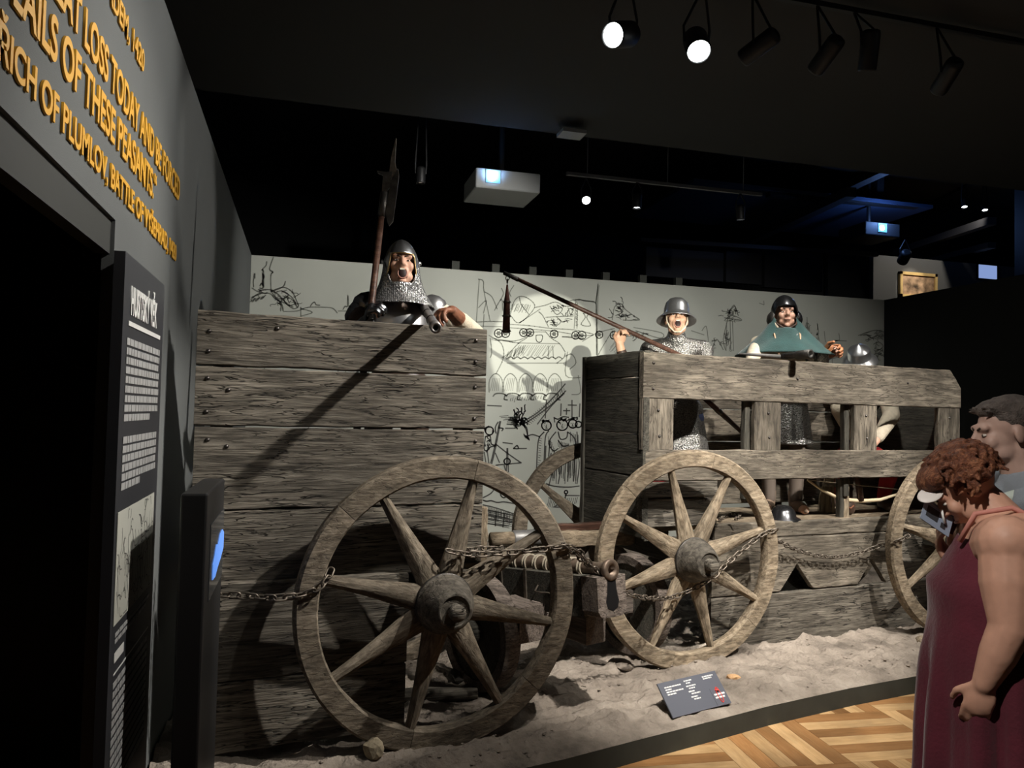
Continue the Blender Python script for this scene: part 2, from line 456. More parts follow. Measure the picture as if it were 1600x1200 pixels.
a = farp(1405, 424); b2 = farp(1463, 468)
pt = thing('painting', 'gold framed painting lit on the distant grey wall', 'painting', (a.x, FY, b2.z))
wd, hg = b2.x - a.x, a.z - b2.z
fr = MB()
for lo, hi in (((0, 0), (.05, hg)), ((wd - .05, 0), (wd, hg)), ((0, hg - .05), (wd, hg)), ((0, 0), (wd, .05))):
    fr.box((lo[0], -.06, lo[1]), (hi[0], -.005, hi[1]))
fr.build('frame', mat('gold_frame', (.8, .55, .22), .4, noise_amt=.1), pt)
MB().box((.04, -.03, .04), (wd - .04, -.01, hg - .04)).build('canvas', mat('painting_canvas', (.42, .27, .16), .6, noise_amt=.9, noise_scale=7), pt)
spot((a.x + .3, FY - 1.5, 5.2), (a.x + .35, FY, b2.z + .3), 60, 75, .6)  # added spot without fixture, brightens the distant wall and painting
spot((a.x + .3, FY - 1.5, 5.2), (a.x + .25, FY, b2.z + .2), 90, 18, .4)  # added narrow spot without fixture, brightens the painting alone
a = farp(1527, 423); b2 = farp(1547, 437)
sc = thing('display_screen', 'small glowing blue screen on the distant wall', 'screen', (a.x, FY, b2.z))
MB().box((0, -.05, 0), (.42, -.005, .26)).build('screen_body', M_black, sc)
MB().box((.01, -.055, .01), (.41, -.045, .25)).build('screen_glass', mat('blue_screen', (.1, .15, .3), .3, emit=(.32, .45, .85), estr=.7), sc)

# black column at right and roof steel in the far hall
struct('trim_2', MB().box((9.2, 7.6, 3.3), (10.5, 8.2, 5.6)), M_black, 'black column hanging from the ceiling at right')
M_beam = mat('grey_roof_steel', (.05, .05, .055), .7)
M_beamd = mat('black_roof_steel', (.012, .012, .013), .7)


def beam(px0, py0, px1, py1, y0, y1, w_, h_, m, label):
    A = on_plane(px0, py0, (0, y0, 0), (0, 1, 0)); B = on_plane(px1, py1, (0, y1, 0), (0, 1, 0))
    d = B - A; M = Matrix.Translation(A) @ d.to_track_quat('X', 'Z').to_matrix().to_4x4()
    o = MB().box((0, -w_ / 2, -h_ / 2), (d.length, w_ / 2, h_ / 2), M).build('roof_beam', m)
    return tag(o, label, 'beam', 'roof steel in the far hall')


beam(1200, 302, 1445, 322, 9.8, 9.8, .12, .1, M_beamd, 'black horizontal roof beam below the blue lit ceiling panel')
beam(1373, 262, 1371, 312, 9.9, 9.9, .12, .12, M_beamd, 'short black upright roof post over the small lit projector')
beam(1210, 345, 1400, 255, 12.0, 8.6, .16, .14, M_beamd, 'long diagonal roof beam left of the blue lit panel')
beam(1150, 385, 1330, 300, 12.8, 9.2, .16, .14, M_beam, 'grey diagonal roof beam above the green hooded soldier')
beam(1440, 322, 1590, 255, 11.5, 9.0, .16, .12, M_beamd, 'black diagonal roof beam beside two tiny lit spots')
beam(1400, 395, 1550, 345, 12.5, 9.6, .14, .12, M_beam, 'grey diagonal roof beam low over the distant painting')
beam(1440, 412, 1550, 383, 12.5, 10.4, .14, .1, M_beam, 'lowest grey roof beam over the distant blue screen')
beam(1000, 375, 1370, 398, 10.2, 10.2, .08, .06, M_beam, 'thin grey rail running above the pale exhibition wall')
beam(1290, 395, 1290, 470, 10.25, 10.25, .05, .05, M_beamd, 'thin black upright behind the exhibition wall')
MB_p = MB()
for x0, x1, y0, y1 in ((1010, 1130, 385, 440), (1135, 1190, 392, 445), (1195, 1285, 398, 455)):
    A = on_plane(x0, y0, (0, 10.6, 0), (0, 1, 0)); B = on_plane(x1, y1, (0, 10.6, 0), (0, 1, 0))
    MB().box((0, 0, 0), (B.x - A.x, .1, A.z - B.z)).build('grille_panel', M_beam, None, loc=(A.x, 10.6, B.z))
for i, o in enumerate([o for o in COL.objects if o.name.startswith('grille_panel')]):
    tag(o, ('dark grey grille panel behind the kettle hat soldier', 'narrow grey grille panel between two wider ones', 'dark grey grille panel behind the green hooded soldier')[i], 'panel', 'grille panels above the exhibition wall')
struct('ceiling_panel', MB().box((5.2, 9.7, 5.0), (9.3, 11.8, 5.05)), mat('painted_blue_light', (.05, .08, .15), .9), 'ceiling panel painted with blue light in the far hall')  # blue projector light is put into the panel's base colour

# ------------------------------------------------------------------ floor, platform, ground
EDGE = [(-.6, 3.22), (.2, 3.24), (.7, 3.30), (1.2, 3.41), (1.65, 3.54), (2.1, 3.665), (2.53, 3.79), (3.2, 3.945), (3.86, 4.06), (4.8, 4.19), (6.0, 4.3), (7.6, 4.4)]


def edge_y(x):
    for (x0, y0), (x1, y1) in zip(EDGE, EDGE[1:]):
        if x <= x1:
            t = (x - x0) / (x1 - x0); return y0 + (y1 - y0) * t
    return EDGE[-1][1]


floor = struct('floor', MB().box((-3, -6, -.1), (16, 14, -.012)), M_par_d, 'honey coloured parquet floor')
BL = .585; ns = 6; sw = BL / ns
PA = radians(-4.6)
pm_ = {}
strip_me = MB().box((-BL / 2 + .001, -sw / 2 + .001, -.012), (BL / 2 - .001, sw / 2 - .001, 0)).mesh('parquet_strip')
strip_me.materials.append(M_par_l)
strip_me2 = MB().box((-BL / 2 + .001, -sw / 2 + .001, -.012), (BL / 2 - .001, sw / 2 - .001, -.0002)).mesh('parquet_strip'); strip_me2.materials.append(M_par_d)
A0 = V((2.733, 3.885, 0)); ax = V((cos(PA), sin(PA), 0)); ay = V((-sin(PA), cos(PA), 0))
for i in range(-3, 4):
    for j in range(-5, 3):
        c = A0 + ax * (BL * (i + .5)) + ay * (BL * (j - .5))
        if c.x < 1.0 or c.y > edge_y(c.x) + .45 or c.y < 2.3 and c.x < 1.4:
            continue
        for k in range(ns):
            off = (k + .5) * sw - BL / 2
            horiz = (i + j) % 2 == 0
            p = c + (ay * off if horiz else ax * off)
            place('parquet_strip', strip_me if k % 2 == 0 else strip_me2, None, floor, loc=p, rot=(0, 0, PA + (0 if horiz else pi / 2)))

pl = MB(); n_e = 60
top = []; bot = []
for i in range(n_e + 1):
    x = -.6 + 8.2 * i / n_e; y = edge_y(x)
    top.append((x, y, .105)); bot.append((x, y, -.01))
vs = top + bot; fs = [(i, i + 1, n_e + 1 + i + 1, n_e + 1 + i) for i in range(n_e)]
pl.add(vs, fs)
pl.add([(x, y + .012, z) for x, y, z in vs], fs)
struct('platform', pl, M_plat, 'dark painted front edge of the low curved exhibit platform')


def ground_z(x, y):
    e = y - edge_y(x)
    u = V((x, y, 0)).dot(UU); v = V((x, y, 0)).dot(VV)
    p = V((x, y, 0))
    k = min(1, max(0, e / .12))
    z = .105 + .03 * k
    z += k * (.03 * noise.noise(p * 1.7) + .02 * noise.noise(p * 4.3 + V((3, 1, 0))) + .01 * noise.noise(p * 11) + .006 * noise.noise(p * 21) + .005 * noise.noise(p * 43))
    rid = 1 - abs(noise.noise(V((u * 2.2, v * 9, 3.3)))) * 3
    z += k * max(0, rid) * .018
    cl = noise.noise(p * 6 + V((9, 2, 5)))
    z += k * min(.25, max(0, cl - .25)) * .1
    c2 = noise.noise(p * 14 + V((1, 7, 2)))
    z += k * min(.22, max(0, c2 - .2)) * .06 + k * max(0, noise.noise(p * 30 + V((4, 4, 4))) - .25) * .03
    z += .06 * min(1, max(0, (v - 4.6) / 1.5))
    return z


gr = MB(); NX, NY = 330, 200; vs = []
for j in range(NY + 1):
    t = (j / NY) ** 1.6
    for i in range(NX + 1):
        x = -.59 + 8.18 * (i / NX) ** 1.15; y0 = edge_y(x) + .001; y = y0 + (8.76 - y0) * t
        vs.append((x, y, ground_z(x, y) if j else .105))
fs = [(j * (NX + 1) + i, j * (NX + 1) + i + 1, (j + 1) * (NX + 1) + i + 1, (j + 1) * (NX + 1) + i) for j in range(NY) for i in range(NX)]
gr.add(vs, fs)
ground = gr.build('ground', M_earth, None, True); tag(ground, 'lumpy dried mud covering the exhibit platform', kind='structure')


# ------------------------------------------------------------------ wood pieces
NAIL = None


def plank(name, L, H, Th, m, parent, loc, rot=(0, 0, 0), seed=0, rough=.006, poly=None, seg=26, nails=None, bev=.006):
    """board: length along local X, height along local Z, thickness along local Y, front at -Y; origin at centre"""
    vs = []; rnd = random.Random(seed); s1 = rnd.random() * 50
    for i in range(seg + 1):
        x = -L / 2 + L * i / seg
        tz = H / 2 + rough * noise.noise(V((x * 5 + s1, 0, 0))) + rough * .6 * noise.noise(V((x * 19 + s1, 4, 0)))
        bz = -H / 2 + rough * noise.noise(V((x * 5 + s1, 9, 0))) + rough * .6 * noise.noise(V((x * 17 + s1, 14, 0)))
        fy = -Th / 2 + rough * .5 * noise.noise(V((x * 4 + s1, 20, 0)))
        if poly:
            tz, bz = poly(x, tz, bz)
        y1 = Th / 2
        vs += [(x, fy, bz + bev), (x, fy, (bz + tz) / 2), (x, fy, tz - bev), (x, fy + bev, tz), (x, y1 - bev, tz), (x, y1, tz - bev), (x, y1, bz + bev), (x, y1 - bev, bz), (x, fy + bev, bz)]
    n = 9
    fs = [(i * n + k, i * n + (k + 1) % n, (i + 1) * n + (k + 1) % n, (i + 1) * n + k) for i in range(seg) for k in range(n)]
    fs.append(tuple(range(n))); fs.append(tuple(seg * n + k for k in range(n)))
    o = MB().add(vs, fs).build(name, m, parent, loc=loc, rot=rot); smooth_by_angle(o, 35)
    if nails:
        global NAIL
        if NAIL is None:
            NAIL = MB().lathe([(.0005, .009), (.006, .0075), (.0105, .002), (.0115, -.004)], Matrix.Rotation(radians(90), 4, 'X'), 8).mesh('nail')
            NAIL.materials.append(mat('nail_heads', (.1, .09, .085), .35, .9))
        for (x, z) in nails:
            place('nail', NAIL, None, o, True, loc=(x, -Th / 2, z))
    return o


def wheel(root, cu, cv, m, ang0, R=.685, side=-1, hubm=None, nsp=8, zc=.80, name='wheel'):
    """spoked wagon wheel; axis along local Y of root; front towards -Y when side=-1. wheel object = hub"""
    rx = Matrix.Rotation(radians(90), 4, 'X')          # local z -> -y
    if side > 0:
        rx = Matrix.Rotation(radians(-90), 4, 'X')
    hub = MB().lathe([(0, -.13), (.08, -.13), (.095, -.1), (.125, -.03), (.134, .02), (.137, .03), (.137, .045), (.13, .05), (.126, .09), (.11, .13), (.088, .17), (.084, .185), (.078, .19), (.07, .19), (.066, .182), (0, .18)], rx, 28)
    h = hub.build(name, hubm or m, root, True, loc=(cu, cv, zc)); smooth_by_angle(h, 50)
    MB().lathe([(.034, .1), (.036, .2), (.037, .235), (.03, .243), (0, .245)], rx, 14).build('axle_end', M_wood, h, True)
    MB().lathe([(.136, .025), (.141, .026), (.141, .042), (.136, .043)], rx, 28).build('hub_band', M_iron, h, True)
    Ri = R - .105
    dish = -.0
    # felloes
    nf = 6; th = .036
    fme = None
    for q in range(nf):
        a0 = 2 * pi / nf * q + .3; a1 = a0 + 2 * pi / nf - .004
        b = MB(); rings = []; ns_ = 14
        for i in range(ns_ + 1):
            a = a0 + (a1 - a0) * i / ns_
            wob = .004 * noise.noise(V((cos(a) * 3 + cu * 7, sin(a) * 3, 1)))
            pr = [(Ri + .008 + wob, -th), (R - .012 + wob, -th), (R + wob, -th + .014), (R + wob, th - .014), (R - .012 + wob, th), (Ri + .008 + wob, th), (Ri + wob, th - .01), (Ri + wob, -th + .01)]
            rings.append([V((r_ * cos(a), y_, r_ * sin(a))) for r_, y_ in pr])
        b.loft(rings)
        o = b.build('felloe', m, h); smooth_by_angle(o, 40)
    # spokes
    for q in range(nsp):
        a = radians(ang0) + 2 * pi / nsp * q
        b = MB(); rings = []
        r0, r1 = .09, Ri + .015
        for i in range(11):
            t = i / 10; x = r0 + (r1 - r0) * t
            wz = .047 * (1 - t) ** 1.5 + .022 + .003 * noise.noise(V((x * 6, q, 2 + cu)))
            wy = .026 + .004 * (1 - t)
            c = .35
            yo = -.012 * side * (1 - t)
            rings.append([V((x, y_ * wy + yo * 0, z_ * wz)) for y_, z_ in ((-1, -c), (-1, c), (-c, 1), (c, 1), (1, c), (1, -c), (c, -1), (-c, -1))])
        b.loft(rings)
        o = b.build('spoke', m, h, rot=(0, -a, 0)); smooth_by_angle(o, 40)
    return h


# ------------------------------------------------------------------ WAGON 1 (left, solid boards)
wg1 = thing('war_wagon', 'tall war wagon of solid grey planks at left, gunner behind its boards', 'wagon', wag(.7, W1, 0), WR)
def l1(u, v, z):
    return (u - .7, v - W1, z)
u0, u1 = .04, 1.428
cu = (u0 + u1) / 2; Lw = u1 - u0; hw = Lw / 2
plank('plank', Lw, .244, .05, M_wood, wg1, l1(cu, W1 + .025, 2.004), seed=1, nails=[(-hw + .05, .03), (-hw + .05, -.06), (hw - .06, .06), (hw - .06, -.05), (-.35, .06)])
plank('plank', Lw, .266, .05, M_wood, wg1, l1(cu, W1 + .025, 1.742), seed=2, nails=[(-hw + .05, .08), (-hw + .14, .03), (-hw + .05, -.07), (hw - .06, .08), (hw - .06, -.08)])
plank('plank', Lw - .008, .372, .05, M_wood, wg1, l1(cu, W1 + .025, 1.416), seed=3, nails=[(-hw + .06, .13), (-hw + .14, .1), (hw - .05, .13)])
plank('plank', Lw - .01, .33, .05, M_wood, wg1, l1(cu, W1 + .025, 1.06), seed=4, rough=.009, nails=[(hw - .06, .1), (hw - .06, -.1)])
# uprights inside, floor, far low boards
for uu in (.16, 1.34):
    plank('upright', 1.2, .09, .07, M_wood2, wg1, l1(uu, W1 + .09, 1.5), rot=(0, pi / 2, 0), seed=int(uu * 30))
for k in range(4):
    plank('floor_board', Lw, .04, .18, M_wood2, wg1, l1(cu, W1 + .15 + .19 * k, .93), seed=20 + k, seg=8)
plank('rear_board', Lw - .25, .3, .04, M_woodd, wg1, l1(cu + .1, W1 + .78, 1.1), seed=25)
plank('edge_batten', .31, .05, .06, M_wheel2, wg1, l1(u1 + .01, W1 + .045, 1.05), rot=(0, pi / 2, 0), seed=28, rough=.014)
# hanging boards
plank('hanging_board', .99, .43, .05, M_wood, wg1, l1(.535, W1 - .03, .695), seed=5, rough=.008)
plank('hanging_board', .985, .31, .05, M_wood, wg1, l1(.535, W1 - .028, .32), seed=6, rough=.008)
plank('axle', 1.5, .11, .1, M_woodd, wg1, l1(1.15, W1 + .36, .8), rot=(0, 0, pi / 2), seed=7)
wheel(wg1, 1.15 - .7, -.22, M_wheel, 31, hubm=M_hub)
wheel(wg1, 1.15 - .7, .98, M_wheel, 10, side=1)

# ------------------------------------------------------------------ WAGON 2 (right, slatted side)
wg2 = thing('war_wagon', 'long war wagon with open slatted side carrying three soldiers', 'wagon', wag(4.2, W2, 0), WR)
def l2(u, v, z):
    return (u - 4.2, v - W2, z)
UA, UB = 2.745, 5.735


def cutend(x, tz, bz):
    e = x - (2.99 / 2 - .11)
    return (tz - max(0, e) * 1.25, bz)


plank('top_rail', 2.99, .302, .05, M_wood2, wg2, l2((UA + UB) / 2, W2 + .025, 1.964), seed=31, poly=cutend, seg=50, nails=[(-1.42, .08), (-1.42, -.09), (-.2, .02), (.9, .03)])
plank('middle_rail', 2.97, .205, .05, M_wood2, wg2, l2((UA + UB) / 2, W2 + .025, 1.372), seed=32, seg=40, nails=[(-1.42, .02)])
for (a, b3, sd) in ((UA, 2.99, 33), (3.667, 3.9, 34), (4.597, 4.827, 35), (5.49, 5.735, 36)):
    plank('side_post', .335, b3 - a, .045, M_wood2, wg2, l2((a + b3) / 2, W2 + .028, 1.643), rot=(0, pi / 2, 0), seed=sd, seg=10, nails=[(-.09, 0), (.08, .01)])
for (a, b3, sd) in ((3.667, 3.72, 34), (4.597, 4.64, 35)):
    plank('inner_batten', .84, .05, .05, M_woodd, wg2, l2(a - .02, W2 + .08, 1.55), rot=(0, pi / 2, 0), seed=sd, seg=8)
plank('side_board', .6, .105, .05, M_wood, wg2, l2(UA + .3, W2 + .025, 1.214), seed=37, seg=10)
plank('side_board', .6, .19, .05, M_wood, wg2, l2(UA + .3, W2 + .03, 1.062), seed=38, seg=10)
plank('floor_edge', 2.42, .105, .06, M_wood2, wg2, l2(3.34 + 1.2, W2 + .03, .917), seed=39, seg=30)
for k in range(5):
    plank('floor_board', 2.95, .035, .145, M_wheel2, wg2, l2((UA + UB) / 2, W2 + .13 + .15 * k, .95), seed=40 + k, seg=10)
plank('stake', .29, .055, .05, M_wheel2, wg2, l2(4.60, W2 + .1, 1.11), rot=(0, pi / 2, 0), seed=46, seg=8)
plank('stake', .29, .04, .05, M_woodd, wg2, l2(4.555, W2 + .1, 1.11), rot=(0, pi / 2, 0), seed=47, seg=8)
# hanging boards with triangular notches


hb_u0, hb_u1 = 3.285, 4.90
tri = [(3.87, 4.17), (4.6, 4.88)]


def notched(bu):
    def f(x, tz, bz):
        u = x + bu
        for a, b in tri:
            if a < u < b:
                m_ = (a + b) / 2; h = .185
                bz += h * (1 - abs(u - m_) / ((b - a) / 2))
        return tz, bz
    return f


cc = (hb_u0 + hb_u1) / 2
plank('hanging_board', hb_u1 - hb_u0, .37, .045, M_wood2, wg2, l2(cc, W2 - .01, .675), seed=51, poly=notched(cc), seg=90, rough=.004)
plank('hanging_board', 5.6 - hb_u0, .42, .045, M_wood, wg2, l2((5.6 + hb_u0) / 2, W2 - .008, .272), seed=52, seg=40)
plank('hanging_board', .72, .36, .045, M_wood, wg2, l2(5.28, W2 + .03, .67), seed=53, seg=14)
# left end boards
for k, (z0, z1) in enumerate(((1.955, 2.125), (1.577, 1.95), (1.30, 1.572), (.9, 1.295))):
    plank('end_board', .8, z1 - z0, .045, M_woodd, wg2, l2(UA + .028, W2 + .4, (z0 + z1) / 2), rot=(0, 0, -pi / 2), seed=60 + k, seg=16)
plank('corner_post', 1.25, .05, .06, M_woodd, wg2, l2(UA + .08, W2 + .08, 1.5), rot=(0, pi / 2, 0), seed=66, seg=10)
plank('corner_post', 1.25, .05, .05, M_woodd, wg2, l2(UA + .02, W2 + .815, 1.5), rot=(0, pi / 2, 0), seed=67, seg=10)
# far side
for k, (z0, z1) in enumerate(((1.0, 1.24), (1.25, 1.5), (1.505, 1.76), (1.765, 1.98))):
    plank('far_board', 2.95, z1 - z0, .04, M_wood2, wg2, l2((UA + UB) / 2, W2 + .8, (z0 + z1) / 2), seed=70 + k, seg=24)
plank('end_board', .8, 1.1, .045, M_woodd, wg2, l2(UB - .03, W2 + .42, 1.45), rot=(0, 0, -pi / 2), seed=76, seg=10)
plank('axle', 1.5, .11, .1, M_woodd, wg2, l2(2.975, W2 + .4, .8), rot=(0, 0, pi / 2), seed=77)
plank('axle', 1.5, .11, .1, M_woodd, wg2, l2(5.37, W2 + .4, .8), rot=(0, 0, pi / 2), seed=78)
wheel(wg2, 2.975 - 4.2, -.22, M_wheel2, 16, hubm=M_hub)
wheel(wg2, 5.37 - 4.2, -.22, M_wheel2, 31, hubm=M_hub)
wheel(wg2, 2.965 - 4.2, 1.02, M_wheel, 52, side=1)
wheel(wg2, 5.37 - 4.2, 1.02, M_wheel, 5, side=1)
# drawbar reaching towards the left wagon
db = thing('drawbar', 'round wooden wagon pole with iron sleeve lying between the two wagons', 'pole', wag(1.86, W2 + .4, .87), WR)
MB().tube([(0, 0, 0), (.16, 0, 0)], .047, 14).build('shaft', M_wheel2, db, True)
MB().tube([(.15, 0, 0), (.16, 0, 0), (.36, 0, 0), (.37, 0, 0)], [.045, .053, .053, .046], 14).build('iron_sleeve', mat('grey_iron_sleeve', (.22, .215, .21), .5, .5, noise_amt=.3), db, True)
plank('split_beam', .8, .1, .09, M_wheel2, db, (.76, 0, -.02), seed=81, rough=.016)
plank('split_beam', .9, .05, .07, M_pole, db, (.8, .06, .05), seed=82, rough=.01)


# ------------------------------------------------------------------ lettering and boards on the left wall
def text_me(name, body, cap, bold=.012, ext=.004):
    c = bpy.data.curves.new(name, 'FONT'); c.body = body; c.size = 1; c.extrude = ext; c.offset = bold
    o = bpy.data.objects.new('tmp', c); COL.objects.link(o)
    dg = bpy.context.evaluated_depsgraph_get(); me = bpy.data.meshes.new_from_object(o.evaluated_get(dg))
    bpy.data.objects.remove(o); bpy.data.curves.remove(c); me.name = name
    return me


def bounds(me):
    xs = [v.co.x for v in me.vertices]; ys = [v.co.y for v in me.vertices]
    return min(xs), max(xs), min(ys), max(ys)


def on_wall(x, y, X=WALL_X):
    return on_plane(x, y, (X, 0, 0), (1, 0, 0))


CAPH = (lambda b: b[3] - b[2])(bounds(text_me('cap', 'H', 1, 0)))


def wall_text(full, ref, ys, ye, z, cap, X, m, parent, name='lettering', bold=.022, depth=.003):
    rf = text_me('ref', ref, 1, bold); b = bounds(rf); sx = (ye - ys) / (b[1] - b[0]); bpy.data.meshes.remove(rf)
    me = text_me(name, full, 1, bold); bb = bounds(me); sz = cap / CAPH
    me.transform(Matrix(((0, 0, depth / .004, X), (sx, 0, 0, ye - bb[1] * sx), (0, sz, 0, z), (0, 0, 0, 1))))
    o = place(name, me, m, parent)
    return o


wall_text('ADEM, 1420', 'ADEM, 1420', on_wall(163, 0).y, on_wall(222, 112).y, 2.892, .072, WALL_X + .004, M_yel, wall_left)
wall_text('GREAT LOSS TODAY AND BE FORCED', 'LOSS TODAY AND BE FORCED', on_wall(127, 88).y, on_wall(278, 312).y, 2.652, .1, WALL_X + .004, M_yel, wall_left)
wall_text('FLAILS OF THESE PEASANTS.\u201c', 'OF THESE PEASANTS.\u201c', on_wall(91, 135).y, on_wall(241, 313).y, 2.505, .1, WALL_X + .004, M_yel, wall_left)
wall_text('JIND\u0158ICH OF PLUMLOV, BATTLE OF VY\u0160EHRAD, 1420', 'OF PLUMLOV, BATTLE OF VY\u0160EHRAD, 1420', on_wall(59, 175).y, on_wall(273, 409).y, 2.366, .07, WALL_X + .004, M_yel, wall_left)

PX = -.54
pn = thing('exhibition_sign', 'charcoal text sign with white print and old engraving on the grey wall', 'sign', (WALL_X, 2.907, 0))
py0, py1 = 2.565 - 2.907, 3.249 - 2.907
MB().box((.028, py0, .02), (PX - WALL_X, py1, 2.165)).build('panel_board', M_charc, pn)
for zz in (.35, 1.2, 2.0):
    for yy in (py0 + .14, py1 - .14):
        MB().tube([(.0, yy, zz), (.03, yy, zz)], .02, 10).build('wall_spacer', M_black, pn)
fx = PX - WALL_X + .001
M_print = mat('white_print', (.75, .75, .73), .7)
M_print2 = mat('grey_print', (.42, .42, .42), .7)
ttl = wall_text('HUSITSK\u00dd V\u011aK', 'HUSITSK\u00dd V\u011aK', 2.66 - 2.907, 3.10 - 2.907, 1.985, .085, fx, M_print, pn, 'heading', .03, .002)
MB().box((fx, py0 + .07, 1.945), (fx + .002, py1 - .07, 1.96)).build('rule', M_print, pn)
rnd = random.Random(5)


def text_rows(z0, z1, n, y0, y1, last=.6, name='text_line', hh=.011):
    for i in range(n):
        z = z0 + (z1 - z0) * i / max(1, n - 1); end = y1 if i < n - 1 else y0 + (y1 - y0) * last
        b = MB(); y = y0
        while y < end - .01:
            wl_ = min(rnd.uniform(.018, .06), end - y)
            b.box((fx, y, z - hh), (fx + .0015, y + wl_, z + hh)); y += wl_ + .007
        o = b.build(name, M_print2, pn)
        o['kind'] = 'stuff'


text_rows(1.895, 1.655, 9, py0 + .06, py1 - .065, .75)
text_rows(1.585, 1.44, 6, py0 + .06, py1 - .07, .5)
text_rows(.985, .965, 2, py0 + .06, py1 - .09, .9, hh=.006)
text_rows(.83, .45, 14, py0 + .06, py1 - .09, .5, hh=.009)
MB().box((fx, py0 + .06, .9), (fx + .0015, py0 + .19, .93)).build('subheading', M_print, pn)
MB().box((fx, py0 + .06, .862), (fx + .0015, py1 - .08, .867)).build('rule', M_print, pn)
# engraving: pale print with scribbled ink lines
ez0, ez1 = 1.02, 1.365; ey0, ey1 = py0 + .03, py1 - .065
eng = MB().box((fx, ey0, ez0), (fx + .002, ey1, ez1)).build('engraving', mat('engraving_paper', (.55, .55, .49), .8), pn)
sb = MB()


def ribbon(b, pts, w_, nrm):
    nrm = V(nrm); pts = [V(p) for p in pts]
    for i in range(len(pts) - 1):
        a, c = pts[i], pts[i + 1]; t = c - a
        if t.length < 1e-5:
            continue
        s_ = t.normalized().cross(nrm) * w_ / 2; e = t.normalized() * w_ * .3
        b.add([a - s_ - e, a + s_ - e, c + s_ + e, c - s_ + e], [(0, 1, 2, 3)])


for k in range(90):
    y, z = rnd.uniform(ey0 + .02, ey1 - .02), rnd.uniform(ez0 + .02, ez1 - .02); a = rnd.uniform(0, 6.28); pts = []
    for i in range(rnd.randint(4, 9)):
        pts.append((fx + .0025, min(max(y, ey0 + .008), ey1 - .008), min(max(z, ez0 + .008), ez1 - .008))); a += rnd.uniform(-.9, .9); y += .012 * cos(a); z += .017 * sin(a) + (.006 if k % 2 else -.006)
    ribbon(sb, pts, .0035, (1, 0, 0))
sb.build('ink_strokes', M_ink, eng)['kind'] = 'stuff'

# ------------------------------------------------------------------ kiosk
kx0, kx1, ky0, ky1 = -.385, -.30, 2.76, 3.33
kk = thing('info_kiosk', 'black freestanding kiosk slab with small blue glowing screen before the left wagon', 'kiosk', ((kx0 + kx1) / 2, (ky0 + ky1) / 2, .0))
hx = (kx1 - kx0) / 2; hy = (ky1 - ky0) / 2
kb = MB().box((-hx, -hy, 0), (hx, hy, 1.405))
kbo = kb.build('kiosk_body', mat('black_kiosk', (.018, .018, .019), .45), kk)
bvm = kbo.modifiers.new('b', 'BEVEL'); bvm.width = .008; bvm.segments = 2
MB().box((-.13, -hy + .05, .0), (.13, hy - .05, .02)).build('foot_plate', M_black, kk)
so = MB().box((hx - .002, -hy + .11, 1.02), (hx + .003, hy - .005, 1.285)).build('screen', mat('screen_glass', (.06, .065, .07), .15), kk)
fl = MB()
pts = [(-hy + .2, 1.075), (-hy + .2, 1.13), (-hy + .25, 1.15), (-hy + .3, 1.185), (-hy + .36, 1.175), (-hy + .42, 1.205), (-hy + .5, 1.21), (hy - .012, 1.19), (hy - .012, 1.13), (-hy + .46, 1.105), (-hy + .36, 1.09), (-hy + .28, 1.07)]
n_ = len(pts)
fl.add([(hx + .0035, y, z) for y, z in pts] + [(hx + .0055, y, z) for y, z in pts], [tuple(range(n_)), tuple(range(n_, 2 * n_))] + [(i, (i + 1) % n_, n_ + (i + 1) % n_, n_ + i) for i in range(n_)])
fl.build('screen_image', mat('screen_blue', (.1, .2, .5), .4, emit=(.13, .33, .95), estr=.75), so)

# ------------------------------------------------------------------ mural drawing on the exhibition wall
mu = {0: MB(), 1: MB()}


def stroke(pts, o=(0, 0), k=1.0, w_=.011, faint=0, smooth=True):
    P = [(o[0] + x / k, o[1] + y / k) for x, y in pts]
    if smooth and len(P) > 2:
        Q = []
        for i in range(len(P) - 1):
            p0 = P[max(0, i - 1)]; p1 = P[i]; p2 = P[i + 1]; p3 = P[min(len(P) - 1, i + 2)]
            for s_ in range(4):
                t = s_ / 4
                Q.append(tuple(.5 * (2 * p1[j] + (p2[j] - p0[j]) * t + (2 * p0[j] - 5 * p1[j] + 4 * p2[j] - p3[j]) * t * t + (3 * p1[j] - p0[j] - 3 * p2[j] + p3[j]) * t ** 3) for j in (0, 1)))
        Q.append(P[-1]); P = Q
    W_ = []
    for x, y in P:
        q = on_back(x, y); W_.append((q.x, BACK_Y - .0025, q.z))
    ribbon(mu[faint], W_, w_ * 1.25, (0, -1, 0))


def circ(cx, cy, r, o, k, **kw):
    stroke([(cx + r * cos(a * pi / 8), cy + r * sin(a * pi / 8)) for a in range(17)], o, k, **kw)


A = ((380, 390), 6.667)
for pts in ([(245, 125), (238, 165), (195, 212), (212, 225), (212, 390), (172, 400)], [(205, 220), (203, 395)], [(315, 80), (275, 200), (310, 235), (288, 270), (290, 440)],
            [(90, 400), (160, 440), (210, 418), (290, 420), (330, 432)], [(80, 520), (140, 470), (200, 455), (280, 460), (330, 510), (390, 550), (412, 600), (415, 640)],
            [(290, 440), (350, 410), (430, 395), (510, 440), (550, 520), (575, 590), (520, 615), (440, 560), (380, 540), (330, 490), (300, 450)],
            [(320, 450), (400, 430), (470, 470), (420, 510), (360, 480)], [(400, 430), (500, 490), (540, 560), (470, 580), (420, 520)], [(440, 480), (520, 530), (560, 600)],
            [(350, 420), (420, 380), (440, 330)], [(380, 550), (395, 580), (390, 640)], [(85, 500), (180, 462)], [(100, 490), (130, 520)], [(150, 470), (170, 500)],
            [(110, 390), (105, 330), (120, 250), (122, 300)], [(175, 380), (190, 350), (215, 380)], [(290, 430), (370, 470), (430, 540), (520, 600)]):
    stroke(pts, *A, w_=.010, faint=1)
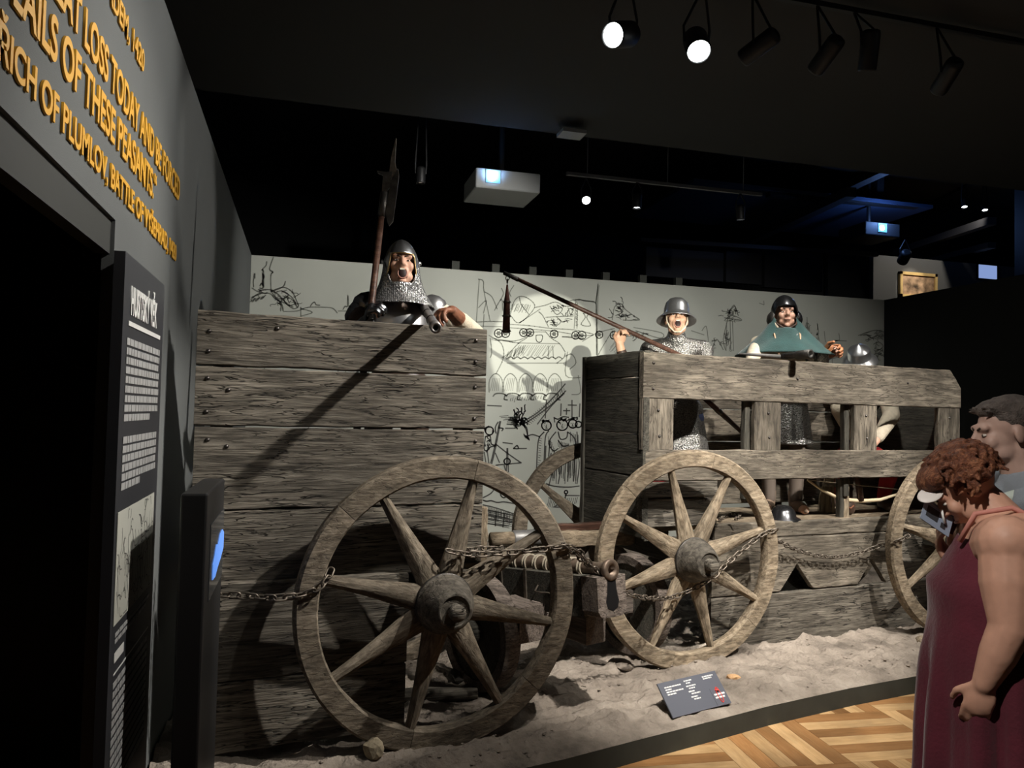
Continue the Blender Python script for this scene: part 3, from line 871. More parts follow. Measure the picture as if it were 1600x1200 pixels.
for pts in ([(420, 645), (560, 640), (640, 610), (700, 600), (820, 600), (930, 610), (980, 660)], [(700, 590), (720, 560), (745, 548), (760, 575), (800, 580)], [(1040, 625), (1060, 590), (1085, 590), (1092, 480), (1100, 590), (1125, 600), (1130, 640)], [(990, 640), (1110, 640)]):
    stroke(pts, *A, w_=.009, faint=1)
B = ((740, 420), 4.615)
for pts in ([(35, 75), (70, 90), (75, 165), (120, 380)], [(40, 80), (20, 380)], [(35, 280), (90, 230), (70, 320)], [(75, 330), (70, 420)], [(75, 165), (130, 200), (170, 290)],
            [(0, 385), (120, 380), (210, 382)], [(0, 412), (200, 418)], [(265, 330), (290, 240), (330, 200), (395, 215), (440, 280), (330, 390), (270, 340)], [(330, 205), (345, 260), (400, 330)], [(440, 280), (520, 262), (590, 240), (660, 270), (730, 265)],
            [(470, 310), (500, 340), (540, 420)], [(330, 390), (480, 290)], [(550, 270), (600, 330), (640, 290), (600, 260)], [(680, 280), (700, 330), (720, 290)], [(520, 350), (600, 345), (720, 340)], [(560, 360), (590, 410), (630, 380), (600, 350)],
            [(260, 400), (400, 410), (560, 430), (720, 440), (860, 470)], [(260, 425), (560, 448), (700, 470)], [(730, 230), (760, 220), (800, 232), (870, 235)], [(735, 240), (725, 430)], [(750, 250), (745, 430)],
            [(790, 320), (832, 322), (815, 350), (842, 410), (775, 402), (805, 350), (790, 320)], [(897, 110), (890, 180), (880, 240), (885, 300), (885, 620)], [(905, 120), (895, 240), (893, 620)],
            [(200, 140), (215, 180), (190, 230)], [(290, 120), (260, 170), (270, 200)], [(150, 300), (200, 220), (210, 300)], [(640, 490), (860, 480)], [(130, 500), (300, 520), (420, 470)]):
    stroke(pts, *B, w_=.009, faint=1)
for cx, cy, r in ((180, 465, 30), (230, 465, 30), (360, 460, 28), (405, 460, 28), (580, 470, 28), (735, 480, 28), (780, 480, 30), (905, 475, 26), (1010, 480, 26)):
    circ(cx, cy, r, *B, w_=.009, faint=1); circ(cx, cy, r * .35, *B, w_=.007, faint=1)
    for a in range(3):
        stroke([(cx - r * cos(a * 1.05), cy - r * sin(a * 1.05)), (cx + r * cos(a * 1.05), cy + r * sin(a * 1.05))], *B, w_=.006, faint=1)
for pts in ([(420, 455), (380, 500), (320, 540), (230, 640)], [(520, 455), (560, 500), (620, 540), (660, 600)], [(420, 455), (520, 455)], [(320, 535), (620, 540)], [(450, 480), (495, 480), (490, 520), (470, 530), (452, 515), (450, 480)],
            [(240, 680), (650, 680)], [(110, 480), (200, 540), (215, 640), (160, 760)], [(205, 640), (240, 620)], [(540, 560), (540, 640)], [(570, 560), (575, 640)], [(600, 680), (650, 640), (660, 610)], [(120, 500), (130, 600), (120, 640)]):
    stroke(pts, *B, w_=.009, faint=1)
for x in range(240, 640, 50):
    stroke([(x, 650), (x + 25, 635), (x + 50, 650)], *B, w_=.01, faint=1)
for cx in (160, 265, 375, 480, 585):
    stroke([(cx - 48, 890), (cx - 45, 800), (cx, 755), (cx + 45, 800), (cx + 48, 890)], *B, w_=.009, faint=1)
    for k in range(5):
        stroke([(cx - 40 + k * 14, 880), (cx - 20 + k * 12, 790)], *B, w_=.005, faint=1)
for x in range(330, 600, 16):
    stroke([(x, 550), (x - 50 + rnd.uniform(-9, 9), 628)], *B, w_=.005, faint=1)
for x in range(140, 560, 95):
    stroke([(x, 920), (x + 20, 900), (x + 70, 900), (x + 95, 915)], *B, w_=.012, faint=1); stroke([(x + 90, 905), (x + 80, 940), (x + 105, 945)], *B, w_=.012, faint=1)
for pts in ([(660, 830), (600, 900), (470, 1030), (340, 1110)], [(665, 880), (560, 980), (440, 1070), (350, 1125)], [(650, 900), (560, 990), (460, 1120)], [(360, 1120), (340, 1090), (355, 1050), (330, 1030), (310, 1090)], [(330, 1110), (370, 1140), (390, 1200)], [(100, 985), (200, 990)], [(250, 1090), (330, 1110)], [(240, 1120), (320, 1125)], [(230, 1150), (300, 1150)]):
    stroke(pts, *B, w_=.012)
for k in range(22):
    t = k / 22; stroke([(650 - 300 * t, 860 + 250 * t), (655 - 260 * t, 905 + 230 * t)], *B, w_=.005)
Cc = ((740, 620), 5.453)
for cx, cy, r in ((135, 290, 34), (620, 245, 40), (755, 240, 46), (845, 230, 36), (892, 235, 26), (787, 812, 14), (285, 550, 26)):
    circ(cx, cy, r, *Cc, w_=.012)
for pts in ([(100, 300), (95, 270), (130, 250)], [(160, 290), (172, 295), (160, 305)], [(100, 340), (140, 335), (150, 400), (185, 415), (140, 430), (110, 460), (90, 440), (100, 340)], [(90, 470), (105, 570)], [(115, 460), (130, 570)], [(230, 210), (190, 420), (155, 570)], [(222, 210), (178, 430), (145, 565)], [(190, 310), (185, 260), (208, 215)], [(210, 265), (250, 270), (240, 290)],
            [(285, 440), (278, 640)], [(290, 440), (296, 640)], [(185, 400), (300, 490), (405, 562)], [(190, 582), (300, 572), (405, 562)], [(185, 480), (220, 560)], [(340, 440), (370, 415), (378, 442), (340, 440)], [(250, 390), (330, 400)], [(380, 440), (450, 440)], [(260, 585), (275, 640)],
            [(560, 340), (545, 420), (535, 640)], [(600, 300), (570, 330), (560, 345)], [(450, 340), (500, 322), (560, 340)], [(395, 230), (450, 260), (460, 340)], [(640, 290), (610, 350), (600, 580)], [(615, 420), (610, 570)], [(650, 380), (640, 500), (640, 560)], [(700, 300), (660, 350), (640, 400), (680, 460), (720, 440)], [(720, 300), (740, 360), (790, 350), (800, 300)], [(800, 300), (850, 340), (870, 400), (830, 450), (790, 430)], [(720, 370), (760, 420), (810, 410)], [(690, 480), (680, 600), (650, 720), (640, 760)], [(740, 480), (745, 600), (720, 740)], [(800, 470), (810, 600), (800, 720)], [(850, 460), (860, 600), (850, 720)], [(880, 300), (890, 420)], [(870, 440), (900, 560), (880, 740)], [(660, 480), (640, 560)], [(620, 740), (680, 760), (800, 770), (900, 760)], [(690, 180), (720, 190), (760, 170), (810, 175)], [(685, 175), (690, 215)],
            [(838, 30), (838, 180)], [(805, 70), (876, 72)], [(745, 60), (742, 160)], [(792, 100), (790, 150)], [(765, 118), (820, 118)], [(905, 60), (900, 170)], [(610, 180), (620, 30)], [(790, 830), (760, 890), (680, 940)], [(780, 840), (900, 842)], [(640, 860), (760, 900)], [(690, 940), (900, 945)],
            [(80, 920), (200, 950), (380, 1010)], [(80, 880), (110, 890), (150, 885), (200, 900), (260, 895), (350, 910)], [(85, 960), (340, 1010)], [(90, 1000), (340, 1050)], [(230, 790), (232, 840), (260, 860), (290, 835)], [(190, 760), (150, 820), (80, 860)], [(110, 950), (105, 1100)], [(190, 970), (185, 1100)], [(260, 990), (250, 1110)], [(120, 1040), (330, 1070)], [(120, 1080), (300, 1100)]):
    stroke(pts, *Cc, w_=.012)
for k in range(16):
    x = 640 + k * 16; stroke([(x, 480 + (k % 4) * 14), (x - 6 + (k % 3) * 5, 640 + (k % 5) * 25)], *Cc, w_=.007)
D_ = ((760, 400), 3.0)
for pts in ([(522, 135), (515, 240), (518, 470)], [(450, 400), (520, 360), (600, 340)], [(520, 470), (560, 400), (600, 350), (640, 430)], [(590, 300), (600, 240), (630, 225), (650, 250), (690, 280), (715, 300), (640, 300)], [(610, 235), (640, 260), (605, 280)], [(690, 335), (820, 360), (812, 385), (700, 350)], [(380, 215), (420, 205), (500, 215), (515, 230)], [(700, 380), (800, 400)], [(380, 450), (372, 560), (440, 570)], [(370, 470), (400, 460), (420, 500), (390, 530)], [(430, 560), (440, 640), (400, 650)],
            [(1120, 440), (1110, 390), (1130, 300), (1140, 260), (1145, 440)], [(1115, 290), (1190, 300)], [(1130, 280), (1160, 230), (1180, 280)], [(1060, 430), (1080, 390), (1110, 440)], [(1010, 350), (1030, 330), (1040, 400)], [(960, 350), (1020, 370)]):
    stroke(pts, *D_, w_=.009, faint=1)
E_ = ((1130, 440), 5.926)
for pts in ([(10, 360), (60, 320), (110, 320), (170, 360), (20, 365)], [(60, 300), (70, 260), (110, 230), (115, 300)], [(30, 380), (25, 640)], [(85, 370), (95, 640)], [(20, 520), (45, 535), (15, 550)], [(335, 200), (375, 215)], [(375, 180), (378, 215)], [(730, 400), (735, 460)], [(775, 330), (780, 440), (800, 500)], [(870, 390), (880, 460), (875, 540)], [(935, 460), (945, 560)], [(1070, 480), (1075, 540), (1040, 545), (1140, 550)], [(700, 450), (760, 470), (830, 560)], [(1250, 500), (1330, 470), (1420, 450), (1490, 470)], [(1270, 500), (1320, 490), (1370, 520), (1430, 500), (1480, 540)], [(1390, 580), (1440, 560), (1480, 600), (1430, 640)], [(1380, 680), (1450, 660), (1490, 700)], [(1400, 620), (1480, 640)]):
    stroke(pts, *E_, w_=.009, faint=1)
rs = random.Random(21)


def scribble(cx, cy, rx_, ry_, n, o, k, faint=0, w_=.006):
    for i in range(n):
        x, y = cx + rs.uniform(-rx_, rx_), cy + rs.uniform(-ry_, ry_); a = rs.uniform(0, 6.3); pts = []
        for q in range(rs.randint(4, 8)):
            pts.append((x, y)); a += rs.uniform(-1.1, 1.1); x += cos(a) * rx_ * .16; y += sin(a) * ry_ * .16
        stroke(pts, o, k, w_=w_, faint=faint)


def hatch(x0, y0, x1, y1, dx, dy, n, o, k, faint=0, w_=.005):
    for i in range(n):
        t = i / n; x = x0 + (x1 - x0) * t + rs.uniform(-3, 3); y = y0 + (y1 - y0) * t + rs.uniform(-3, 3); f = rs.uniform(.7, 1.1)
        stroke([(x, y), (x + dx * f * .5 + rs.uniform(-3, 3), y + dy * f * .5), (x + dx * f, y + dy * f)], o, k, w_=w_, faint=faint)


scribble(430, 510, 110, 70, 20, *A, faint=1, w_=.005); scribble(205, 300, 8, 80, 8, *A, w_=.008, faint=1); scribble(200, 440, 50, 20, 8, *A, faint=1)
hatch(90, 520, 250, 470, -30, 40, 12, *A, faint=1)
scribble(345, 1075, 40, 50, 22, *B, w_=.01); hatch(250, 1060, 330, 1130, -60, 4, 8, *B)
scribble(600, 290, 40, 30, 12, *B, faint=1); scribble(600, 380, 60, 25, 14, *B, faint=1); scribble(690, 310, 25, 30, 8, *B, faint=1)
hatch(280, 250, 420, 260, -25, 60, 14, *B, faint=1); hatch(735, 240, 735, 420, 16, 6, 16, *B, faint=1)
hatch(270, 930, 540, 910, -10, 30, 16, *B, faint=1); hatch(130, 510, 300, 530, 60, 6, 8, *B, faint=1); hatch(250, 600, 380, 545, -20, 70, 14, *B, faint=1); hatch(640, 490, 760, 500, 50, 4, 8, *B, faint=1)
for cx, cy in ((620, 245), (755, 240), (845, 230)):
    hatch(cx - 14, cy - 6, cx + 16, cy - 6, 0, 6, 2, *Cc); stroke([(cx, cy), (cx - 5, cy + 14), (cx + 5, cy + 16)], *Cc, w_=.006); stroke([(cx - 9, cy + 26), (cx + 9, cy + 26)], *Cc, w_=.006)
    scribble(cx, cy - 38, 40, 14, 8, *Cc, w_=.009)
hatch(640, 340, 700, 470, -6, 60, 8, *Cc); hatch(720, 380, 820, 400, 0, 60, 10, *Cc); hatch(820, 300, 900, 330, 0, 90, 8, *Cc); hatch(560, 350, 545, 600, 20, 6, 12, *Cc); hatch(660, 500, 900, 470, -10, 220, 13, *Cc, w_=.006)
hatch(430, 320, 470, 350, 10, 25, 8, *Cc, w_=.01); hatch(340, 170, 400, 260, -50, 4, 10, *Cc, w_=.008); scribble(380, 190, 30, 50, 14, *Cc, w_=.012)
hatch(90, 930, 340, 1000, 3, 90, 20, *Cc, w_=.006); hatch(100, 960, 100, 1090, 230, 50, 8, *Cc, w_=.006); scribble(120, 400, 25, 50, 10, *Cc, w_=.008); hatch(640, 870, 900, 860, -20, 70, 16, *Cc, w_=.006)
scribble(610, 250, 35, 40, 16, *D_, faint=1); scribble(670, 285, 40, 18, 12, *D_, faint=1); scribble(1140, 270, 30, 20, 8, *D_, faint=1); scribble(1070, 410, 40, 25, 10, *D_, faint=1); scribble(700, 370, 60, 22, 10, *D_, faint=1); hatch(600, 400, 640, 440, -30, 40, 8, *D_, faint=1)
scribble(90, 300, 50, 60, 12, *E_, faint=1); scribble(60, 560, 40, 70, 12, *E_, faint=1); scribble(1390, 510, 90, 50, 20, *E_, faint=1); scribble(1440, 640, 50, 60, 14, *E_, faint=1); scribble(780, 450, 30, 60, 8, *E_, faint=1); scribble(880, 500, 20, 60, 6, *E_, faint=1)
for bx, by, sc_ in ((470, 560, 1.0), (600, 590, 1.2), (690, 540, .8), (540, 660, 1.1), (1000, 640, 1.0), (1180, 640, 1.1), (1300, 620, .9)):      # more tents along the camp, behind the wagons
    for pts in ([(0, -50), (-18, -20), (-55, 10), (-60, 55)], [(0, -50), (20, -20), (55, 10), (60, 55)], [(-55, 10), (0, 16), (55, 10)], [(-60, 55), (60, 55)], [(0, -50), (0, -80)], [(0, -78), (18, -72), (0, -66)], [(-10, 55), (-4, 20), (8, 55)]):
        stroke([(bx + x * sc_, by + y * sc_) for x, y in pts], (0, 0), 1.0, w_=.009, faint=1)
    hatch(bx - 40 * sc_, by + 5, bx + 45 * sc_, by + 5, -4, -34 * sc_, 9, (0, 0), 1.0, faint=1)
for k, nm in ((0, 'ink_drawing'), (1, 'faint_drawing')):
    o = mu[k].build(nm, M_ink if k == 0 else M_ink2, backdrop); o['kind'] = 'stuff'

# ------------------------------------------------------------------ lamps, tracks, projectors
M_can = mat('black_lamp_can', (.012, .012, .013), .5)
M_lit = mat('lit_lens', (1, 1, 1), .4, emit=(.95, 1, 1), estr=14)
M_half = mat('dim_lens', (.5, .42, .36), .4, emit=(.8, .68, .55), estr=.5)


def can(loc, target, lens, label, group, r=.055, L=.24, top=4.42, name='track_spotlight', ty=None):
    loc = V(loc); d = (V(target) - loc).normalized()
    t = thing(name, label, 'lamp', loc, 0, group)
    M = d.to_track_quat('Z', 'Y').to_matrix().to_4x4()
    b = MB().lathe([(r * .55, -L), (r * .9, -L + .01), (r, -L + .03), (r, .0), (r * .95, .012), (r * .9, .012), (r * .9, -.012)], M, 20)
    b.lathe([(0, -L), (r * .55, -L)], M, 20)
    b.build('lamp_can', M_can, t, True)
    MB().lathe([(0, -.008), (r * .88, -.008)], M, 20).build('lens', lens, t)
    c = d * (-L * .55)
    if top > loc.z:
        MB().tube([c + V((r * 1.05, 0, 0)), c + V((r * 1.15, 0, .1)), V((c.x, c.y if ty is None else ty - loc.y, top - loc.z + .01))], .009, 6).tube([c - V((r * 1.05, 0, 0)), c + V((-r * 1.15, 0, .1)), V((c.x, c.y if ty is None else ty - loc.y, top - loc.z + .01))], .009, 6).build('yoke', M_can, t)
    return t


names = ['brightest ceiling spotlight, round lens glaring left of the row', 'second glaring ceiling spotlight in the near row', 'ceiling spotlight seen edge-on, third in the near row', 'black cylinder spotlight aimed away, fourth in the near row', 'ceiling spotlight with dim pinkish lens, fifth in the near row', 'rightmost black cylinder spotlight of the near row']
for i, a in enumerate(NEAR):
    can(a[0], a[1], M_lit if i in (0, 1) else M_half if i == 4 else M_lit, names[i], 'spotlights on the near ceiling track', r=.08 if i < 2 else .058, ty=4.3)
for a in LAMPS:
    can(a[0], a[1], M_lit, a[5], 'spotlights above the viewer', ty=a[0][1])
can(LOWSPOT[0], LOWSPOT[1], M_lit, 'black profile spotlight on a pole at the rear of the room', 'rear spotlight', top=4.5)


def track(x0, x1, y, z, label, m=M_can):
    o = thing('lighting_track', label, 'track', ((x0 + x1) / 2, y, z))
    h = (x1 - x0) / 2
    MB().box((-h, -.018, 0), (h, .018, .035)).build('rail', m, o)
    for k in (-.8, 0, .8):
        MB().tube([(h * k, 0, .03), (h * k, 0, 4.5 - z if y < SOF_Y else 5.6 - z)], .006, 6).build('drop_rod', m, o)
    return o


track(1.0, 5.4, 4.3, 4.42, 'black lighting track carrying the near row of spotlights')
track(1.2, 5.8, 2.2, 4.42, 'black lighting track above the viewer')
for (x, y) in ((2.95, 2.45), (1.95, 1.95), (5.6, 1.4), (-.3, .95)):
    tag(MB().box((-.05, -.05, 0), (.05, .05, .085)).build('ceiling_clamp', M_can, None, loc=(x, y, 4.42)), 'black ceiling clamp above the viewer holding the spotlight ' + {2.95: 'for the solid wagon', 1.95: 'for the cannon', 5.6: 'for the halberd', -.3: 'for the visitors'}[x], 'clamp', 'clamps above the viewer')
M_trk = mat('grey_track', (.2, .2, .21), .6)
fy = 7.75
p0 = on_plane(885, 274, (0, fy, 0), (0, 1, 0)); p1 = on_plane(1190, 306, (0, fy, 0), (0, 1, 0))
track(p0.x, p1.x, fy, (p0.z + p1.z) / 2, 'pale grey lighting track hanging behind the soffit edge', M_trk)
ztr = (p0.z + p1.z) / 2
for (px, py, tg, lb) in ((916, 313, (1.5, 3.0, 1.0), 'glaring round spotlight at the left end of the far track'), (995, 324, (3.4, 7.6, 0), 'small hanging spotlight pointing down, middle of the far track'), (1157, 342, (5.0, 7.9, 0), 'small hanging spotlight pointing down, right end of the far track'), (657, 285, (1.1, 7.9, 0), 'single dim downlight left of the projector')):
    p = on_plane(px, py, (0, fy, 0), (0, 1, 0))
    can(p, tg, M_lit if px != 657 else M_half, lb, 'spotlights on the far ceiling track', r=.05, L=.16, top=ztr if px != 657 else 5.6)
for (px, py, lb) in ((1507, 323, 'left one of two tiny lit spots near the black column'), (1539, 328, 'right one of two tiny lit spots near the black column')):
    p = on_plane(px, py, (0, 9.4, 0), (0, 1, 0)); can(p, p + V((-.2, -.3, -1)), M_lit, lb, 'far tiny spots', r=.045, L=.14, top=5.6)
p = on_plane(1410, 408, (0, 9.6, 0), (0, 1, 0)); can(p, p + V((.3, .8, -.5)), M_can, 'black unlit spotlight hanging before the distant grey wall', 'far tiny spots', r=.08, L=.2, top=4.4)


def projector(px, py, y, w_, h_, dep, m, label, lensoff, estr):
    p = on_plane(px, py, (0, y, 0), (0, 1, 0))
    t = thing('projector', label, 'projector', p)
    body = MB().box((0, 0, 0), (w_, dep, h_)).build('housing', m, t)
    b = body.modifiers.new('b', 'BEVEL'); b.width = .015; b.segments = 2
    lm = mat('projector_window', (.2, .45, .7), .3, emit=(.12, .4, .75), estr=.7)
    MB().box((lensoff - .075, -.012, h_ * .28), (lensoff + .075, .0, h_ * .28 + .13)).build('lens_window', lm, t)
    MB().lathe([(0, .014), (.042, .014), (.046, .0)], Matrix.Translation((lensoff - .012, -.001, h_ * .28 + .06)) @ Matrix.Rotation(radians(90), 4, 'X'), 20).build('lens', mat('projector_lens', (1, 1, 1), .3, emit=(.8, .95, 1), estr=estr), t)
    MB().tube([(w_ / 2, dep / 2, h_), (w_ / 2, dep / 2, 5.6 - p.z)], .03, 8).build('ceiling_mount', M_can, t)
    return t, p


pr, pp = projector(743, 292, 7.6, .69, .205, .62, mat('grey_projector', (.32, .33, .33), .6), 'large grey ceiling projector with glowing bluish lens', .18, 9)
l_ = bpy.data.lights.new('projector_glow', 'SPOT'); l_.energy = 16; l_.color = (.3, .55, 1); l_.spot_size = radians(150); l_.spot_blend = 1; l_.shadow_soft_size = .05
lo_ = bpy.data.objects.new('projector_glow', l_); COL.objects.link(lo_); lo_.location = pp + V((.17, -.05, .12)); lo_.rotation_euler = (radians(115), 0, 0)
pr2, pp2 = projector(1352, 366, 9.6, .62, .2, .6, mat('black_projector', (.03, .03, .032), .6), 'black ceiling projector with small blue lens near the far hall', .3, 5)
l_ = bpy.data.lights.new('projector_glow', 'POINT'); l_.energy = 14; l_.color = (.2, .4, 1); l_.shadow_soft_size = .05
lo_ = bpy.data.objects.new('projector_glow', l_); COL.objects.link(lo_); lo_.location = pp2 + V((.3, -.15, .25))
ap = thing('access_point', 'small white box fixed at the soffit edge', 'box', on_plane(893, 212, (0, SOF_Y - .25, 0), (0, 1, 0)))
MB().box((-.12, -.1, .0), (.12, .1, .035)).build('casing', mat('dim_white_plastic', (.35, .35, .35), .6), ap)

# ------------------------------------------------------------------ cannon between the wagons
def cw(X, D, z):
    return _r * X + _fh * D + V((0, 0, z))


bs = cw(-.03, 4.72, .80); be = cw(.53, 3.97, .905)
cn = thing('cannon', 'small iron cannon on a dark box carriage between the two wagons', 'cannon', cw(.25, 4.35, .14))
def lc(p):
    return V(p) - V(cn.location)
bd_ = (be - bs).normalized(); BLn = (be - bs).length
BM = Matrix.Translation(lc(bs)) @ bd_.to_track_quat('Z', 'Y').to_matrix().to_4x4()
MB().lathe([(0, -.02), (.04, -.02), (.045, .0), (.042, .02), (.038, BLn * .55), (.034, BLn - .09), (.036, BLn - .07), (.033, BLn - .03), (.05, BLn - .025), (.055, BLn - .015), (.055, BLn), (.05, BLn + .005), (.026, BLn + .005), (.022, BLn - .06), (0, BLn - .06)], BM, 22).build('barrel', M_bronze, cn, True)
for k in range(8):
    z = .06 + k * .095
    for dz in (0, .022):
        MB().tube([BM @ V((.046 * cos(a * pi / 8), .046 * sin(a * pi / 8), z + dz)) for a in range(16)], .006, 6, closed=True).build('rope_binding', M_rope, cn, True)
# horizontal box under the barrel
hd = V((bd_.x, bd_.y, 0)).normalized(); hs = V((-hd.y, hd.x, 0))
BXM = Matrix(((hd.x, hs.x, 0, 0), (hd.y, hs.y, 0, 0), (0, 0, 1, 0), (0, 0, 0, 1)))
c0 = lc(bs); sl = atan2(bd_.z, sqrt(bd_.x ** 2 + bd_.y ** 2))
BXM = Matrix.Translation(c0) @ BXM @ Matrix.Rotation(-sl, 4, 'Y')
MB().box((-.12, -.095, -.24), (BLn - .12, .095, -.03), BXM).build('carriage_box', M_woodd, cn)
fb = MB(); rr = []
for x in (BLn - .125, BLn - .005):
    rg = []
    for (yy, zz) in ((-.1, -.03), (-.1, -.2), (-.085, -.225), (-.06, -.235), (.06, -.235), (.085, -.225), (.1, -.2), (.1, -.03)):
        rg.append(BXM @ V((x, yy, zz)))
    rr.append(rg)
fb.loft(rr).build('front_block', M_carr, cn)
kh = MB(); pts = [(-.028, -.05), (-.034, -.12), (-.045, -.155), (-.035, -.19), (0, -.205), (.035, -.19), (.045, -.155), (.034, -.12), (.028, -.05)]
kh.loft([[BXM @ V((x, y, z)) for y, z in pts] for x in (BLn - .03, BLn - .003)]).build('keyhole_dark_fill', M_black, cn)  # black shape painted in for the dark of the keyhole opening
for x in (.1, .33, .6):
    MB().box((x, -.103, -.245), (x + .02, -.094, -.028), BXM).box((x, -.1, -.03), (x + .02, .1, -.022), BXM).build('iron_strap', M_ironl, cn)
MB().tube([BXM @ V((.46, -.1, -.1)), BXM @ V((.46, -.125, -.13)), BXM @ V((.5, -.125, -.135)), BXM @ V((.56, -.105, -.135))], .005, 6).build('hook', M_ironl, cn)
Aw = cw(-.15, 4.38, .465); axd = (_r * .8 + _fh * .6).normalized(); Bw = Aw + axd * 1.2
plank('axle_beam', 1.1, .17, .15, M_carr, cn, lc((Aw + Bw) / 2 + V((0, 0, .02))), rot=(0, 0, atan2(axd.y, axd.x)), seed=91, seg=10)
q = lc(cw(.06, 4.3, .56)); plank('bed_block', .26, .19, .17, M_carr, cn, q, rot=(0, 0, atan2(hd.y, hd.x)), seed=92, seg=8)
plank('bed_block', .2, .16, .14, M_carr, cn, lc(cw(.42, 4.25, .55)), rot=(0, 0, atan2(hd.y, hd.x)), seed=93, seg=8)
for c in (Aw, Bw):
    WM = axd.to_track_quat('Z', 'Y').to_matrix().to_4x4()
    wo = MB().lathe([(0, -.03), (.26, -.03), (.26, .03), (0, .03)], WM, 36).build('wheel', M_woodd, cn, loc=lc(c)); smooth_by_angle(wo, 30)
    o = MB().lathe([(.262, -.045), (.315, -.05), (.322, -.04), (.322, .04), (.315, .05), (.262, .045), (.262, -.045)], WM, 36).build('wooden_tyre', M_carr, wo); smooth_by_angle(o, 35)
    o = MB().lathe([(0, -.09), (.05, -.09), (.07, -.05), (.07, .05), (.05, .09), (0, .09)], WM, 20).build('hub', M_woodd, wo, True)

# ------------------------------------------------------------------ chains
lk = MB(); pts = []
for k in range(14):
    a = 2 * pi * k / 14; pts.append(V((.0135 * cos(a) + (.0105 if cos(a) > 0 else -.0105), .0135 * sin(a), 0)))
lk.tube(pts, .0042, 5, closed=True)
LINK = lk.mesh('link'); LINK.materials.append(M_ironl); LINK.polygons.foreach_set('use_smooth', [True] * len(LINK.polygons))


def chain(label, ctrl, sc=1.0, m=None, group=None):
    pts = [V(p) for p in ctrl]; Q = []
    for i in range(len(pts) - 1):
        p0 = pts[max(0, i - 1)]; p1 = pts[i]; p2 = pts[i + 1]; p3 = pts[min(len(pts) - 1, i + 2)]
        for s_ in range(20):
            t = s_ / 20; Q.append(.5 * (2 * p1 + (p2 - p0) * t + (2 * p0 - 5 * p1 + 4 * p2 - p3) * t * t + (3 * p1 - p0 - 3 * p2 + p3) * t ** 3))
    Q.append(pts[-1])
    root = thing('chain', label, 'chain', Q[0], 0, group); st = .036 * sc; acc = 0; nxt = st / 2; k = 0
    for i in range(len(Q) - 1):
        d = Q[i + 1] - Q[i]; L = d.length
        while nxt <= acc + L:
            p = Q[i] + d * ((nxt - acc) / L)
            R = d.to_track_quat('X', 'Z').to_matrix().to_4x4() @ Matrix.Rotation((pi / 2 if k % 2 else 0) + .5 + .3 * sin(k * 1.7), 4, 'X')
            o = place('link', LINK, None, root, loc=p - Q[0], rot=R.to_euler()); o.scale = (sc, sc, sc); k += 1; nxt += st
        acc += L
    return root


f1 = W1 - .275; f2 = W2 - .275
chain('iron chain from the dark wall to the near wheel past the kiosk', [at_v(288, 873, W1 - .06), at_v(303, 915, W1 - .1), at_v(340, 928, W1 - .15), at_v(385, 931, W1 - .2), at_v(430, 934, f1), at_v(475, 928, f1), at_v(505, 912, f1), at_v(516, 893, f1 + .03)], 1.15)
chain('iron chain stretched across the near wheel spokes, front strand', [at_v(698, 860, f1), at_v(735, 866, f1), at_v(790, 864, f1), at_v(840, 859, f1), at_v(886, 854, f1)], 1.1)
chain('iron chain strand behind the near wheel, upper of the two', [at_v(712, 859, f1 + .06), at_v(760, 857, f1 + .08), at_v(800, 856, f1 + .12), at_v(850, 854, f1 + .1), at_v(884, 851, f1)], 1.0)
chain('long iron chain sagging from the near wheel to the second wheel', [at_v(884, 853, f1), at_v(912, 876, f1 + .05), at_v(945, 905, f1 + .15), at_v(975, 926, f1 + .25), at_v(1010, 934, f1 + .3), at_v(1045, 934, f2 - .04), at_v(1080, 922, f2 - .03), at_v(1112, 903, f2 - .03), at_v(1140, 877, f2 - .02), at_v(1168, 853, f2), at_v(1192, 835, f2), at_v(1212, 828, f2)], 1.05)
chain('short iron chain knotted at the rim of the near wheel', [at_v(880, 850, f1), at_v(905, 862, f1 + .02), at_v(925, 885, f1 + .04), at_v(940, 898, f1 + .06)], 1.0)
chain('iron chain hanging across the notched hanging board', [at_v(1212, 843, W2 - .14), at_v(1240, 857, W2 - .1), at_v(1275, 868, W2 - .09), at_v(1310, 870, W2 - .09), at_v(1345, 863, W2 - .1), at_v(1378, 852, W2 - .14), at_v(1400, 846, f2), at_v(1418, 838, f2)], 1.05)
chain('loose iron chain lying on the slatted wagon floor', [at_z(1124, 812, .985), at_z(1134, 806, .985), at_z(1146, 803, .985), at_z(1156, 806, .985), at_z(1150, 810, .985)], .9)

# ------------------------------------------------------------------ label board and small things on the ground
bl = at_z(1052, 1122, .135); br = at_z(1143, 1098, .14); tl = at_z(1022, 1070, .27); tr_ = at_z(1114, 1048, .28)
lbx = (br - bl); lby = (tl - bl); wL = lbx.length; hL = lby.length; lbx.normalize(); nrm = lbx.cross(lby).normalized(); lby = nrm.cross(lbx)
lb = thing('label_board', 'tilted blue grey label board with tiny white text and red emblem on the mud', 'label', bl)
LM = Matrix(((lbx.x, lby.x, nrm.x, 0), (lbx.y, lby.y, nrm.y, 0), (lbx.z, lby.z, nrm.z, 0), (0, 0, 0, 1)))
lbo = MB().box((0, 0, -.008), (wL, hL, 0), LM).build('board', mat('slate_label', (.1, .105, .13), .55), lb)
MB().box((wL * .76, .0, -.009), (wL * .763, hL * .52, .0006), LM).build('divider', M_black, lb)
MB().box((wL * .15, hL * .1, -.03), (wL * .2, hL * .5, -.008), LM).box((wL * .8, hL * .1, -.03), (wL * .85, hL * .5, -.008), LM).build('stand', M_black, lb)
tb = MB()
